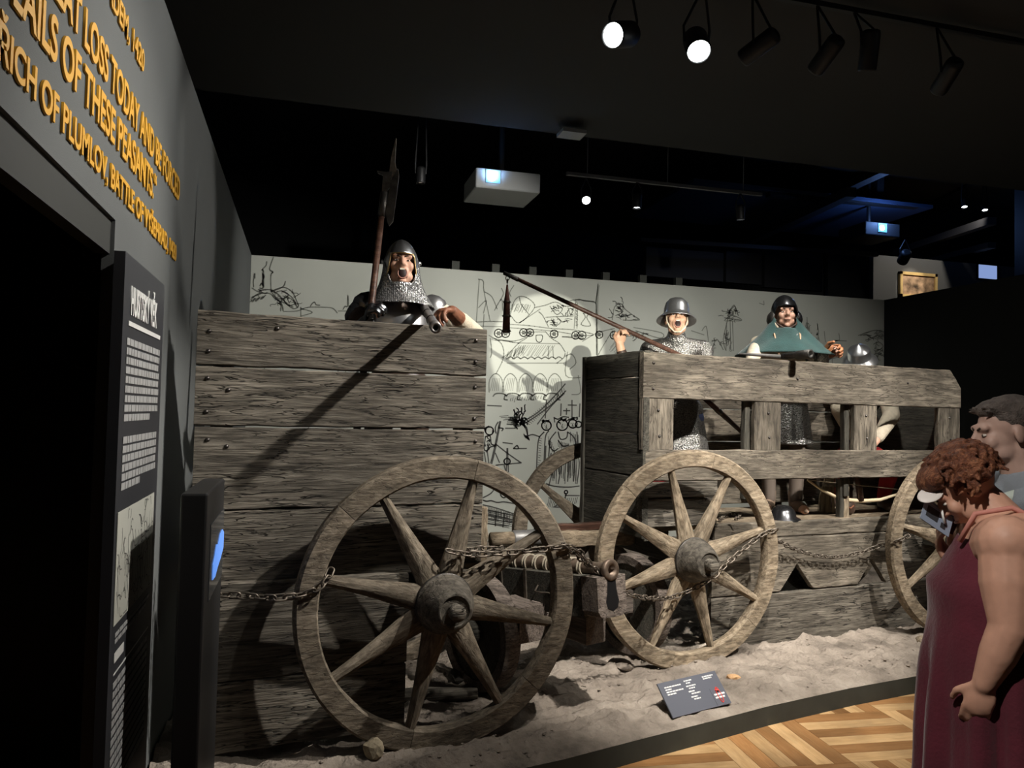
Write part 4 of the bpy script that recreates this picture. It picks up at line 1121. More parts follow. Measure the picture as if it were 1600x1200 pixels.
for (x0, x1, y) in ((.08, .36, .84), (.08, .18, .77), (.08, .37, .70), (.08, .23, .63), (.42, .56, .9), (.44, .52, .83), (.42, .58, .74), (.45, .55, .67), (.42, .53, .58), (.45, .6, .51), (.42, .53, .42), (.45, .56, .35), (.74, .93, .9), (.74, .89, .84)):
    x = x0
    while x < x1 - .005:
        ww = min(rnd.uniform(.02, .05), x1 - x); tb.box((x * wL, (y - .018) * hL, 0), ((x + ww) * wL, (y + .018) * hL, .0008), LM); x += ww + .008
o = tb.build('text_lines', M_print, lb); o['kind'] = 'stuff'
em = MB(); cx, cy = wL * .875, hL * .3
em.tube([LM @ V((cx + .022 * cos(a * pi / 10) * (.6 if a % 2 else .6), cy + .042 * sin(a * pi / 10), .0012)) for a in range(20)], .003, 5, closed=True)
em.ell(LM @ V((cx - .004, cy + .03, .0008)), (.014, .014, .002))
em.build('red_emblem', mat('red_print', (.6, .06, .05), .6), lb)
MB().box((wL * .79, hL * .3, .001), (wL * .97, hL * .35, .002), LM).build('emblem_text', M_print, lb)
MB().box((wL * .79, hL * .21, .001), (wL * .95, hL * .26, .002), LM).build('emblem_text', M_print, lb)


def stone(label, p, r, m, name='stone', cat='stone', seed=0, sq=(1, 1, 1)):
    rn = random.Random(seed); bm = bmesh.new(); bmesh.ops.create_icosphere(bm, subdivisions=2, radius=1)
    for v in bm.verts:
        k = 1 + .28 * noise.noise(v.co * 1.6 + V((seed * 3, 0, 0))); v.co = V((v.co.x * r * sq[0] * k, v.co.y * r * sq[1] * k, v.co.z * r * sq[2] * k))
    me = bpy.data.meshes.new(name); bm.to_mesh(me); bm.free()
    o = place(name, me, m, None, loc=p); o.rotation_euler = (0, 0, rn.random() * 6)
    return tag(o, label, cat)


def gpt(px, py, dz=0):
    p = at_z(px, py, .13); return V((p.x, p.y, ground_z(p.x, p.y) + dz))


stone('rounded yellowish stone under the near wheel rim at the bottom', gpt(583, 1190, .035), .048, M_stone, seed=1, sq=(1, 1, .95))
stone('pale wood chip lying beside the label board', gpt(1146, 1066, .008), .04, mat('orange_wood_chip', (.5, .3, .15), .7, noise_amt=.3, noise_scale=30), 'wood_chip', 'wood chip', 2, (1.1, .6, .4))
stone('pale flat stone on the mud left of the label board', gpt(972, 1046, .01), .085, M_earth, seed=3, sq=(1.2, .7, .3))
stone('dark clod of mud inside the near wheel', gpt(715, 1070, .02), .07, mat('wet_dark_mud', (.05, .042, .034), .8, bump=.6), 'mud_clod', 'mud clod', 4, (1.1, .9, .6))
stone('pale block of wood by the foot of the far front wheel', gpt(1440, 1000, .01), .06, M_wheel2, 'wood_block', 'wood block', 5, (1.2, .7, .45))
lg = thing('log', 'grey weathered log lying on the mud behind the near wheel', 'log', gpt(640, 1090))
A_ = gpt(560, 1108, .03); B_ = gpt(745, 1096, .03)
MB().tube([A_ - lg.location, (A_ + B_) / 2 - lg.location + V((0, 0, .01)), B_ - lg.location], [.035, .04, .03], 10).build('trunk', M_wood, lg, True)


# ------------------------------------------------------------------ figures
def ik(a, c, l1_, l2_, hint):
    a, c, hint = V(a), V(c), V(hint); d = c - a; L = min(d.length, (l1_ + l2_) * .999); t = d.normalized()
    x = (l1_ ** 2 - l2_ ** 2 + L ** 2) / (2 * L); h = sqrt(max(0, l1_ ** 2 - x ** 2))
    hp = hint - t * hint.dot(t)
    return a + t * x + hp.normalized() * h


def add_head(b, M, shout=False):
    R3 = M.to_3x3()

    def e(c, r, rx=0, ry=0, rz=0):
        b.ell(M @ V(c), r, R3 @ Euler((rx, ry, rz)).to_matrix())

    def c_(p0, p1, r0, r1):
        s = R3.to_scale().x; b.cap(M @ V(p0), M @ V(p1), r0 * s, r1 * s)
    j = -.018 if shout else 0
    e((0, .018, .03), (.076, .094, .087))
    e((0, -.028, -.02), (.063, .064, .08))
    e((0, -.03, -.068 + j), (.05, .052, .045))
    e((0, -.072, -.097 + j), (.022, .018, .018))
    c_((0, -.088, .022), (0, -.112, -.018), .008, .013)
    e((-.012, -.1, -.022), (.009, .011, .008)); e((.012, -.1, -.022), (.009, .011, .008))
    c_((-.042, -.076, .03), (.042, -.076, .03), .013, .013)
    for s in (-1, 1):
        e((s * .04, -.066, -.02), (.024, .022, .026)); e((s * .077, .012, -.008), (.009, .02, .032), 0, 0, s * .3)
        e((s * .045, -.03, -.06 + j), (.02, .04, .03))
    if shout:
        e((0, -.086, -.041), (.026, .012, .008)); e((0, -.083, -.09 + j), (.024, .013, .009))
        e((-.026, -.08, -.066), (.009, .012, .03)); e((.026, -.08, -.066), (.009, .012, .03))
    else:
        e((0, -.09, -.052), (.024, .01, .007)); e((0, -.088, -.064), (.021, .011, .008))


def face_parts(body, M, shout=False, lips=M_lip, iris=M_iris, brow=M_brow, gape=1.0):
    R3 = M.to_3x3()
    for s in (-1, 1):
        eb = MB().ell(M @ V((s * .03, -.0795, .006)), (.0125, .007, .0058), R3, 12, 8).build('eye', M_eye, body, True)
        MB().ell(M @ V((s * .03, -.0852, .006)), (.005, .0025, .005), R3, 10, 6).build('iris', iris, eb, True)
        MB().tube([M @ V((s * (.014 + .012 * k), -.0905 + .004 * k, .026 + (.006 if k == 1 else .003 if k else 0))) for k in range(3)], [.004, .0045, .003], 6).build('eyebrow', brow, body, True)
    if shout:
        mo = MB().ell(M @ V((0, -.0905, -.068)), (.0215 * gape, .008, .027 * gape), R3, 16, 10).build('mouth', M_mouth, body, True)  # dark ellipsoid stands in for the shaded hollow of the mouth
        MB().tube([M @ V((.023 * gape * cos(a * pi / 8), -.093 + .004 * abs(cos(a * pi / 8)), -.068 + .028 * gape * sin(a * pi / 8))) for a in range(16)], .0048, 6, closed=True).build('lips', lips, mo, True)
        MB().box((-.013, -.0035, -.004), (.013, .0035, .004), Matrix.Translation(M @ V((0, -.0965, -.047))) @ R3.to_4x4()).build('teeth', M_teeth, mo)
    else:
        MB().tube([M @ V((x, -.101 + .35 * abs(x), -.0575 - .1 * abs(x))) for x in (-.022, -.011, 0, .011, .022)], [.002, .005, .0055, .005, .002], 6).build('lips', lips, body, True)


def add_hand(b, w_, d, n, ts, curl, s=1.0, tc=.5):
    w_ = V(w_); d = V(d).normalized(); n = V(n); n = (n - d * n.dot(d)).normalized(); t = d.cross(n) * ts
    R3 = Matrix((d, t, n)).transposed()
    b.ell(w_ + d * .045 * s, (.055 * s, .042 * s, .019 * s), R3)
    for i, off in enumerate((.031, .0105, -.0105, -.03)):
        L = ((.04, .026, .02), (.045, .029, .022), (.042, .027, .02), (.033, .02, .017))[i]
        p = w_ + d * (.078 - .004 * abs(i - 1)) * s + t * off * s; a = 0
        for k, l in enumerate(L):
            a += curl; q = p + (d * cos(a) + n * sin(a)) * l * s; b.cap(p, q, (.0098 - .0006 * k) * s, (.0092 - .0006 * k) * s, 10); p = q
    p = w_ + d * .022 * s + t * .03 * s; v1 = (d * .65 + t * .7 + n * .25).normalized(); q = p + v1 * .042 * s; b.cap(p, q, .014 * s, .0115 * s, 10)
    v2 = (d * .75 + n * tc + t * .1).normalized(); r_ = q + v2 * .034 * s; b.cap(q, r_, .0112 * s, .0095 * s, 10)


def torso(b, neck, chest, pelvis, sh, hipw=.16, depth=.105, wd=.155, g=None):
    g = max(0, wd - .155) if g is None else g
    b.ell(chest, (wd, depth, .17)); b.ell((V(chest) + V(pelvis)) / 2, (wd * .9, depth * .95, .16)); b.ell(pelvis, (hipw, depth * 1.02, .13))
    for s in sh:
        b.cap(V(chest) + V((0, 0, .08)), s, .085 + g, .062 + g); b.cap(V(neck) + V((0, 0, -.045)), V(s) + V((0, 0, .01)), .05 + g * .8, .05 + g)


def limb(b, pts, r):
    for i in range(len(pts) - 1):
        b.cap(pts[i], pts[i + 1], r[i], r[i + 1])


def face_to(root_loc, target):
    d = V(target) - V(root_loc); return atan2(d.x, -d.y)


def collar_cape(b, M, ztop, zbot, r0, r1, n=44, m=12, sx=1.0, sy=.8, power=1.6, wave=.0, th=None):
    """draped tube around the head/shoulders; ztop(phi) with phi=0 at the face"""
    vs = []
    for j in range(m + 1):
        t = j / m
        for k in range(n):
            ph = -pi + 2 * pi * k / n
            zt = ztop(ph); z = zt + (zbot - zt) * t
            r = r0 + (r1 - r0) * t ** power
            r *= 1 + wave * t * sin(ph * 7)
            vs.append(M @ V((r * sin(ph) * (1 + (sx - 1) * t), -r * cos(ph) * (1 + (sy - 1) * t), z)))
    fs = [(j * n + k, j * n + (k + 1) % n, (j + 1) * n + (k + 1) % n, (j + 1) * n + k) for j in range(m) for k in range(n)]
    b.add(vs, fs); return b


def dome(b, M, zb, apex, R, n=48, m=12, ridge=0, point=0, sy=1.18, p=2.0):
    vs = []
    for j in range(m + 1):
        t = j / m
        for k in range(n):
            ph = -pi + 2 * pi * k / n; z0 = zb(ph); z = z0 + (apex - z0) * sin(t * pi / 2)
            q = max(0, (z / apex)) if z > 0 else 0
            r = R * max(.012, (1 - q ** p)) ** .5 * (1 - point * q * .25)
            r *= 1 + ridge * max(0, 1 - abs(ph) / .35)
            vs.append(M @ V((r * sin(ph), -r * cos(ph) * sy + .012, z)))
    fs = [(j * n + k, j * n + (k + 1) % n, (j + 1) * n + (k + 1) % n, (j + 1) * n + k) for j in range(m) for k in range(n)]
    fs.append(tuple(m * n + k for k in range(n)))
    b.add(vs, fs); return b


def solid(o, t=.004):
    md = o.modifiers.new('thick', 'SOLIDIFY'); md.thickness = t; md.offset = 1; return o


def sstep(a, b, x):
    t = min(1, max(0, (x - a) / (b - a))); return t * t * (3 - 2 * t)


FLOOR1, FLOOR2 = .952, .97


def stand_on(px, py, v, floor_z, label, aim=None):
    P = at_v(px, py, v); a = face_to(P, aim if aim is not None else CAM)
    r = thing('mannequin', label, 'mannequin', (P.x, P.y, floor_z), a, 'wax soldiers on the wagons')
    return r, V((0, 0, P.z - floor_z))


# --- soldier 1: shouting gunner in the left wagon
r1, h1 = stand_on(627, 416, W1 + .40, FLOOR1, 'shouting wax soldier in visored steel helmet and mail collar behind solid boards')
def q1(px, py, v):
    return local(r1, at_v(px, py, v))
M1 = Matrix.Translation(h1) @ Euler((radians(-8), 0, radians(4))).to_matrix().to_4x4()
neck = h1 + V((0, .03, -.14)); chest = h1 + V((0, .04, -.34)); pel = V((0, .05, h1.z - .66))
shR = h1 + V((-.185, .04, -.235)); shL = h1 + V((.185, .04, -.235))
wrR = q1(573, 503, W1 + .14); wrL = q1(706, 488, W1 + .10)
elR = ik(shR, wrR, .28, .25, (-.6, .3, -1)); elL = q1(742, 524, W1 + .30)
b = MB(); add_head(b, M1, True); b.cap(h1 + V((0, .02, -.06)), neck, .06, .062); torso(b, neck, chest, pel, (shR, shL))
limb(b, [shR, elR, wrR], [.055, .045, .03]); limb(b, [shL, elL, wrL], [.055, .045, .03])
hdL = (q1(672, 486, W1 + .02) - wrL); add_hand(b, wrL, hdL, V((0, -.3, -1)), -1, .75)
hdR = V((.2, -.5, .7)); add_hand(b, wrR, hdR, V((.8, -.2, 0)), 1, 1.0)
for s in (-1, 1):
    hip = pel + V((s * .09, 0, -.05)); limb(b, [hip, V((s * .11, .03, h1.z * .29)), V((s * .12, .07, .08))], [.085, .055, .04]); b.cap(V((s * .12, .07, .045)), V((s * .14, -.1, .035)), .042, .034)
bd1 = b.voxel('body', M_skin, r1, .006)
face_parts(bd1, M1, True, gape=1.05)
cl = MB(); torso(cl, neck, chest, pel, (shR, shL), .18, .125, .172); limb(cl, [shR, elR], [.068, .058])
cl.voxel('tunic', M_dleath, r1, .012)
sl = MB(); limb(sl, [shL, elL, wrL + (elL - wrL) * .35], [.072, .06, .05]); sl.voxel('quilted_sleeve', M_cream, r1, .008, 2)
gl = MB(); limb(gl, [wrL + (elL - wrL) * .45, wrL], [.046, .037]); add_hand(gl, wrL, hdL, V((0, -.3, -1)), -1, .75, 1.12); gl.voxel('leather_glove', M_leath, r1, .005, 2)
hs1 = MB()
for s in (-1, 1):
    hip = pel + V((s * .09, 0, -.05)); limb(hs1, [hip, V((s * .11, .03, h1.z * .29)), V((s * .12, .07, .08))], [.095, .062, .047]); hs1.cap(V((s * .12, .07, .05)), V((s * .14, -.1, .04)), .048, .04)
hs1.voxel('hose', M_dleath, r1, .012)
# steel
MB().ell(chest + V((0, -.02, -.02)), (.172, .15, .19), None, 36, 18).build('breastplate', M_steel, r1, True)
for s, shp in ((-1, shR), (1, shL)):
    pa = MB()
    for k in range(3):
        pa.lathe([(.085 + .008 * k, -.03), (.083, .0), (.07, .035), (.045, .06), (.0, .072)], Matrix.Translation(shp + V((s * .02 * k, 0, .02 - .032 * k))) @ Euler((0, s * radians(25 + 14 * k), 0)).to_matrix().to_4x4(), 22)
    pa.build('pauldron', M_dsteel if s < 0 else M_steel, r1, True)
gp = MB(); add_hand(gp, wrR, hdR, V((.8, -.2, 0)), 1, 1.0, 1.12); limb(gp, [elR, wrR], [.055, .04]); gp.voxel('gauntlet', M_dsteel, r1, .006, 1)
mt = lambda ph: -.118 + .13 * sstep(.55, 1.25, abs(ph))
o = collar_cape(MB(), M1, mt, -.245, .094, .175, sx=1.06, sy=.85, power=2.2, wave=.02).build('mail_collar', M_mail, r1, True); solid(o, .006)
zb1 = lambda ph: .042 - .115 * sstep(.62, .95, abs(ph))
o = dome(MB(), M1, zb1, .15, .097, ridge=.05, point=.6, sy=1.16).build('helmet', M_steel, r1, True); solid(o, .003)
rim = MB(); pts = []
for k in range(33):
    ph = -1.0 + 2.0 * k / 32; zz = zb1(ph); pts.append(M1 @ V((.1 * sin(ph), -.1 * cos(ph) * 1.16 + .012, zz)))
rim.tube(pts, .004, 6).build('helmet_rim', mat('brass_trim', (.5, .38, .18), .35, 1), r1, True)
for s in (-1, 1):
    MB().lathe([(0, .012), (.01, .01), (.014, 0)], Matrix.Translation(M1 @ V((s * .099, 0, .02))) @ Euler((0, s * pi / 2, 0)).to_matrix().to_4x4(), 12).build('helmet_rivet', M_steel, r1, True)

# halberd
HB0 = at_v(574, 530, W1 + .12); HB1 = at_v(597, 330, W1 + .16); hdv = (HB1 - HB0).normalized()
hb = thing('halberd', 'long dark halberd with spiked blade standing beside the shouting soldier', 'halberd', wag(0, 0, 0) + HB0 - hdv * .9)
o0 = V(hb.location)
TOPZ = at_v(611, 220, W1 + .18)
HM = Matrix.Translation(HB0 - hdv * .9 - o0) @ hdv.to_track_quat('Z', 'X').to_matrix().to_4x4()
Lp = (HB1 - HB0).length + .9
sd = (_r - hdv * _r.dot(hdv)).normalized(); bk = hdv.cross(sd)
def hp(s_, t_, d_=0):
    return HB1 - o0 + hdv * s_ + sd * t_ + bk * d_
MB().tube([HB0 - hdv * .9 - o0, HB0 - o0, HB1 - o0], [.019, .0185, .016], 10).build('shaft', M_pole, hb, True)
MB().tube([hp(-.03, 0), hp(.1, 0)], .02, 10).build('socket', M_iron, hb, True)
def blade(pts, name, m, th=.006):
    n = len(pts)
    MB().add([hp(a, c, -th) for a, c in pts] + [hp(a, c, th) for a, c in pts], [tuple(range(n)), tuple(range(n, 2 * n))[::-1]] + [(i, (i + 1) % n, n + (i + 1) % n, n + i) for i in range(n)]).build(name, m, hb)
blade([(-.06, .035), (-.075, .045), (-.05, .062), (.1, .066), (.2, .066), (.235, .056), (.17, .03), (.07, .02), (-.02, .022)], 'axe_blade', M_iron)
blade([(.1, -.012), (.19, -.015), (.2, -.045), (.212, -.05), (.21, .0), (.215, .03), (.14, .03), (.1, .012)], 'back_hook', M_iron)
blade([(.17, .024), (.2, .058), (.27, .038), (.395, .032), (.4, .028), (.3, .016), (.22, .014)], 'spike', M_ironl, .004)

# handgun of soldier 1
g0 = at_v(662, 479, W1 + .34); g1 = at_v(681, 512, W1 - .44)
hg_ = thing('handgun', 'iron tube handgun resting on the top plank, muzzle towards viewer', 'handgun', g0)
gd = (g1 - g0); gl_ = gd.length; GM = gd.to_track_quat('Z', 'Y').to_matrix().to_4x4()
MB().lathe([(0, 0), (.018, 0), (.022, .06), (.022, gl_ - .1), (.026, gl_ - .08), (.026, gl_), (.014, gl_), (.012, gl_ - .05), (0, gl_ - .05)], GM, 18).build('barrel', mat('grey_gun_iron', (.3, .28, .27), .4, .7, noise_amt=.2), hg_, True)
for z in (.3, .55):
    MB().lathe([(.022, z), (.025, z + .002), (.025, z + .018), (.022, z + .02)], GM, 18).build('band', M_iron, hg_, True)
MB().tube([V((0, 0, 0)), gd.normalized() * -.3 + V((0, 0, -.05))], [.016, .013], 8).build('stock', M_pole, hg_, True)

# --- soldier 2: kettle hat, flail
r2, h2 = stand_on(1057, 500, W2 + .42, FLOOR2, 'shouting wax soldier in round brimmed kettle hat and mail shirt')
def q2(px, py, v):
    return local(r2, at_v(px, py, v))
M2 = Matrix.Translation(h2) @ Euler((radians(-17), radians(2), radians(6))).to_matrix().to_4x4()
neck = h2 + V((0, .03, -.14)); chest = h2 + V((0.01, .05, -.34)); pel = V((.02, .06, h2.z - .66))
shR = h2 + V((-.18, .05, -.225)); shL = h2 + V((.185, .05, -.225))
wrR = q2(968, 538, W2 + .5); elR = q2(988, 615, W2 + .5); wrL = q2(1062, 600, W2 + .16); elL = ik(shL, wrL, .28, .26, (1, .3, -.6))
hdR = q2(973, 512, W2 + .47) - wrR
b = MB(); add_head(b, M2, True); b.cap(h2 + V((0, .02, -.06)), neck, .058, .06); torso(b, neck, chest, pel, (shR, shL))
limb(b, [shR, elR, wrR], [.055, .045, .031]); limb(b, [shL, elL, wrL], [.055, .045, .031])
add_hand(b, wrR, hdR, V((.55, -.75, .1)), -1, .85, 1.05); add_hand(b, wrL, V((-.6, -.3, .5)), V((0, -1, 0)), 1, .9)
for s in (-1, 1):
    hip = pel + V((s * .09, 0, -.05)); limb(b, [hip, V((s * .11, .03, h2.z * .29)), V((s * .12, .07, .08))], [.085, .055, .04]); b.cap(V((s * .12, .07, .045)), V((s * .14, -.1, .035)), .042, .034)
bd2 = b.voxel('body', M_skin2, r2, .006); face_parts(bd2, M2, True, gape=1.0)
ms = MB(); torso(ms, neck, chest, pel, (shR, shL), .185, .135, .18); limb(ms, [shR, shR + (elR - shR) * .8], [.078, .07]); limb(ms, [shL, elL], [.08, .068]); ms.cap(h2 + V((0, .03, -.115)), neck, .07, .09)
sk = []
for i in range(7):
    t = i / 6; z = pel.z - .0 - .34 * t; R_ = .175 + .06 * t
    sk.append([V((pel.x + R_ * cos(a * pi / 12) * (1 + .04 * sin(a * 1.9)), pel.y + R_ * .78 * sin(a * pi / 12), z)) for a in range(24)])
ms.loft(sk)
ms.voxel('mail_shirt', M_mail2, r2, .008, 3)
cf = MB(); limb(cf, [wrR + (elR - wrR) * .75, wrR + (elR - wrR) * .28], [.052, .042]); cf.voxel('cream_sleeve', M_cream, r2, .006, 2)
cb = MB(); limb(cb, [wrR + (elR - wrR) * .5, wrR + (elR - wrR) * .18], [.043, .039]); cb.voxel('leather_cuff', M_dleath, r2, .005, 1)
for s, mm in ((-1, M_red), (1, M_navy)):
    hz = MB(); hip = pel + V((s * .09, 0, -.05)); limb(hz, [hip, V((s * .11, .03, h2.z * .29)), V((s * .12, .07, .1))], [.1, .066, .05]); hz.voxel('hose', mm, r2, .01, 2)
    MB().cap(V((s * .12, .07, .05)), V((s * .14, -.12, .042)), .05, .04).build('shoe', M_dleath, r2, True)
def kettle(M, root, m, k=1.0, crown=.125, ridge=False):
    T_ = M @ Matrix.Translation((0, .01, .045))
    pr = [(.0005, crown), (.03 * k, crown * .985), (.06 * k, crown * .9), (.083 * k, crown * .7), (.094 * k, crown * .4), (.098 * k, crown * .05), (.104 * k, -.004), (.125 * k, -.022), (.15 * k, -.045), (.151 * k, -.049), (.148 * k, -.049), (.12 * k, -.026), (.099 * k, -.008), (.094 * k, .0)]
    if ridge:
        pr[:6] = [(.0005, crown), (.012, crown * .97), (.05 * k, crown * .78), (.088 * k, crown * .58), (.095 * k, crown * .5), (.097 * k, 0)]
    return MB().lathe(pr, T_, 40, 1, 1.1).build('kettle_hat', m, root, True)
kettle(M2 @ Matrix.Rotation(radians(3), 4, 'X'), r2, M_steel, .96)
MB().tube([M2 @ V(p) for p in ((-.075, -.02, .03), (-.073, -.04, -.03), (-.055, -.06, -.085), (-.02, -.078, -.128), (.02, -.078, -.128), (.055, -.06, -.085), (.073, -.04, -.03), (.075, -.02, .03))], .0055, 6).build('chin_strap', M_cream, r2, True)

# flail
f0 = at_v(1075, 561, W2 + .15); f1_ = at_v(791, 428, W2 + 1.0)
fl_ = thing('flail', 'long brown wooden flail raised over the gap between the wagons', 'flail', f0)
sh_ = f1_ - f0; ex = sh_.normalized()
MB().tube([V((0, 0, 0)), sh_ * .85, sh_], [.0165, .0155, .014], 10).build('shaft', M_pole, fl_, True)
MB().tube([sh_ * .93, sh_ + ex * .02], [.0185, .015], 10).build('iron_cap', M_iron, fl_, True)
tp = sh_ + V((.01, 0, -.02))
for k in range(2):
    MB().tube([tp + V((.0 if k else .014 * cos(a * pi / 6), .014 * cos(a * pi / 6) if k else 0, -.022 * k - .012 + .017 * sin(a * pi / 6))) for a in range(12)], .0035, 5, closed=True).build('ring', M_ironl, fl_, True)
q = tp + V((0, 0, -.06))
MB().tube([q, q + V((0, 0, -.03)), q + V((0, 0, -.13)), q + V((0, 0, -.33)), q + V((.0, 0, -.36))], [.006, .01, .024, .029, .026], 12).build('swingle', wood('red_brown_swingle', (.06, .02, .014), (.13, .05, .035), (.2, .085, .06), rough=.4, stretch=(8, 8, 2), cracks=.1, bump=.2), fl_, True)
for dz, r_ in ((-.13, .026), (-.235, .029), (-.345, .03)):
    MB().lathe([(r_ - .003, -.008), (r_ + .003, -.007), (r_ + .003, .007), (r_ - .003, .008)], Matrix.Translation(q + V((0, 0, dz))), 12).build('iron_band', M_ironl, fl_, True)
    for a in range(4):
        d = V((cos(a * pi / 2 + .4), sin(a * pi / 2 + .4), 0)); MB().tube([q + V((0, 0, dz)) + d * r_, q + V((0, 0, dz)) + d * (r_ + .018)], [.004, .001], 5).build('stud', M_ironl, fl_)

# second pole leaning inside the wagon
c0_ = at_v(1090, 612, W2 + .14); c1_ = at_v(1186, 700, W2 + .30)
clb = thing('wooden_club', 'brown wooden pole slanting behind the slatted wagon window', 'pole', c0_)
MB().tube([V((0, 0, 0)), (c1_ - c0_) * .35, c1_ - c0_], [.02, .019, .012], 10).build('shaft', M_pole, clb, True)
MB().tube([(c1_ - c0_) * .3, (c1_ - c0_) * .36], .0215, 10).build('band', M_iron, clb, True)

# --- soldier 3: green hood and black helmet
r3, h3 = stand_on(1226, 492, W2 + .46, FLOOR2, 'wax soldier in green hooded cape and black polished helmet', CAM + V((1.1, 0, 0)))
def q3(px, py, v):
    return local(r3, at_v(px, py, v))
M3 = Matrix.Translation(h3) @ Euler((radians(-6), 0, radians(4))).to_matrix().to_4x4()
neck = h3 + V((0, .03, -.14)); chest = h3 + V((0, .05, -.35)); pel = V((0, .06, h3.z - .68))
shR = h3 + V((-.185, .05, -.235)); shL = h3 + V((.185, .05, -.235))
wrR = q3(1172, 572, W2 + .2); elR = ik(shR, wrR, .28, .26, (-1, .2, -.5)); wrL = q3(1287, 553, W2 + .24); elL = ik(shL, wrL, .29, .27, (.2, .8, -1))
hdL = q3(1310, 546, W2 + .16) - wrL
b = MB(); add_head(b, M3); b.cap(h3 + V((0, .02, -.06)), neck, .058, .062); torso(b, neck, chest, pel, (shR, shL))
limb(b, [shR, elR, wrR], [.055, .045, .031]); limb(b, [shL, elL, wrL], [.055, .045, .031])
add_hand(b, wrR, V((.8, -.5, .0)), V((.2, -.3, -1)), 1, .8); add_hand(b, wrL, hdL, V((-.3, -.8, -.4)), -1, .8)
legs3 = []
for s in (-1, 1):
    hip = pel + V((s * .09, 0, -.05)); kn = V((s * .11, .02, h3.z * .29)); an = V((s * .1, .03, .1)); legs3.append((s, hip, kn, an)); limb(b, [hip, kn, an], [.085, .055, .04]); b.cap(V((s * .1, .05, .045)), V((s * .14, -.13, .035)), .042, .034)
bd3 = b.voxel('body', M_skin, r3, .006); face_parts(bd3, M3)
o = collar_cape(MB(), M3, lambda ph: -.125 + .1 * sstep(.7, 1.3, abs(ph)), -.34, .088, .285, n=72, m=20, sx=1.3, sy=.8, power=1.15, wave=.035).build('green_hood_cape', M_green, r3, True); solid(o, .008)
tn = MB(); torso(tn, neck, chest, pel, (shR, shL), .18, .125, .17); limb(tn, [shR, elR, wrR + (elR - wrR) * .2], [.07, .058, .045]); tn.voxel('tunic', M_cream, r3, .01, 2)
sk = MB(); rg = []
for i in range(9):
    t = i / 8; z = pel.z + .06 - .40 * t; R_ = .18 + .05 * t
    rg.append([V((pel.x + R_ * cos(a * pi / 18) * (1 + .07 * t * sin(a * 2.1)), pel.y + R_ * .8 * sin(a * pi / 18) * (1 + .07 * t * sin(a * 2.1)), z)) for a in range(36)])
sk.loft(rg).voxel('mail_skirt', M_mail2, r3, .009, 2)
sl3 = MB(); limb(sl3, [shL, elL, wrL], [.066, .055, .045]); sl3.voxel('mail_sleeve', M_mail, r3, .008, 2)
gl = MB(); add_hand(gl, wrL, hdL, V((-.3, -.8, -.4)), -1, .8, 1.25); limb(gl, [wrL + (elL - wrL) * .2, wrL], [.042, .036]); gl.voxel('leather_glove', mat('orange_leather', (.4, .17, .08), .5, noise_amt=.2, noise_scale=30), r3, .005, 2)
for s, hip, kn, an in legs3:
    hz = MB(); limb(hz, [hip, kn, an], [.098, .064, .05]); hz.voxel('hose', mat('brown_grey_hose', (.14, .11, .09), .9), r3, .01, 2)
    sh2 = MB(); sh2.cap(V((s * .1, .05, .052)), V((s * .13, -.08, .045)), .05, .042); sh2.cap(V((s * .13, -.08, .042)), V((s * .15, -.18, .025)), .04, .012); sh2.cap(V((s * .1, .045, .06)), V((s * .1, .04, .15)), .05, .056)
    sh2.voxel('pointed_shoe', mat('tan_leather', (.2, .14, .1), .55), r3, .006, 2)
zb3 = lambda ph: .05 - .06 * sstep(.75, 1.05, abs(ph))
o = dome(MB(), M3, zb3, .158, .102, sy=1.18).build('helmet', M_dsteel, r3, True); solid(o, .003)
for s in (-1, 1):
    EM = M3 @ Matrix.Translation((s * .112, -.01, -.02)) @ Euler((0, s * radians(70 if s < 0 else 78), s * radians(-20))).to_matrix().to_4x4()
    MB().lathe([(0, .02), (.025, .016), (.045, .004), (.052, -.006), (.049, -.008), (.02, .01), (0, .012)], EM, 26, 1.15, .95).build('cheek_plate', M_iron if s < 0 else M_dsteel, r3, True)
MB().tube([M3 @ V(p) for p in ((-.09, -.03, -.05), (-.07, -.062, -.09), (-.03, -.085, -.124), (.02, -.085, -.124), (.07, -.062, -.09), (.09, -.03, -.05))], .008, 6).build('chin_strap', M_dleath, r3, True)
MB().tube([M3 @ V(p) for p in ((-.095, -.02, -.03), (-.083, -.05, -.085), (-.07, -.07, -.12))], .009, 6).build('buckle_strap', M_cream, r3, True)
for s in (-1, 1):
    MB().tube([h3 + V((s * .085, .02, -.115)), h3 + V((s * .095, -.135, -.17)), h3 + V((s * .085, -.2, -.26)), h3 + V((s * .075, -.255, -.36))], .007, 6).build('strap', mat('tan_strap', (.5, .34, .22), .6), r3, True)
MB().tube([h3 + V((.075, -.13, -.165)), h3 + V((.03, -.2, -.24)), h3 + V((-.04, -.255, -.35))], .006, 6).build('grey_cord', mat('grey_cord', (.25, .25, .25), .6), r3, True)

# handgun of soldier 3
g0 = at_v(1222, 557, W2 + .1); g1 = at_v(1267, 553, W2 - .16)
hg3 = thing('handgun', 'black iron handgun held across the top rail by the hooded soldier', 'handgun', g0)
gd = (g1 - g0); gl_ = gd.length; GM = gd.to_track_quat('Z', 'Y').to_matrix().to_4x4()
MB().lathe([(0, 0), (.02, 0), (.024, .05), (.024, gl_ - .14), (.031, gl_ - .12), (.033, gl_), (.016, gl_), (.014, gl_ - .06), (0, gl_ - .06)], GM, 18).build('barrel', M_iron, hg3, True)
MB().tube([V((0, 0, 0)), at_v(1190, 555, W2 + .14) - g0, at_v(1155, 553, W2 + .18) - g0], [.014, .012, .008], 8).build('stock', mat('grey_stock', (.12, .115, .11), .5), hg3, True)

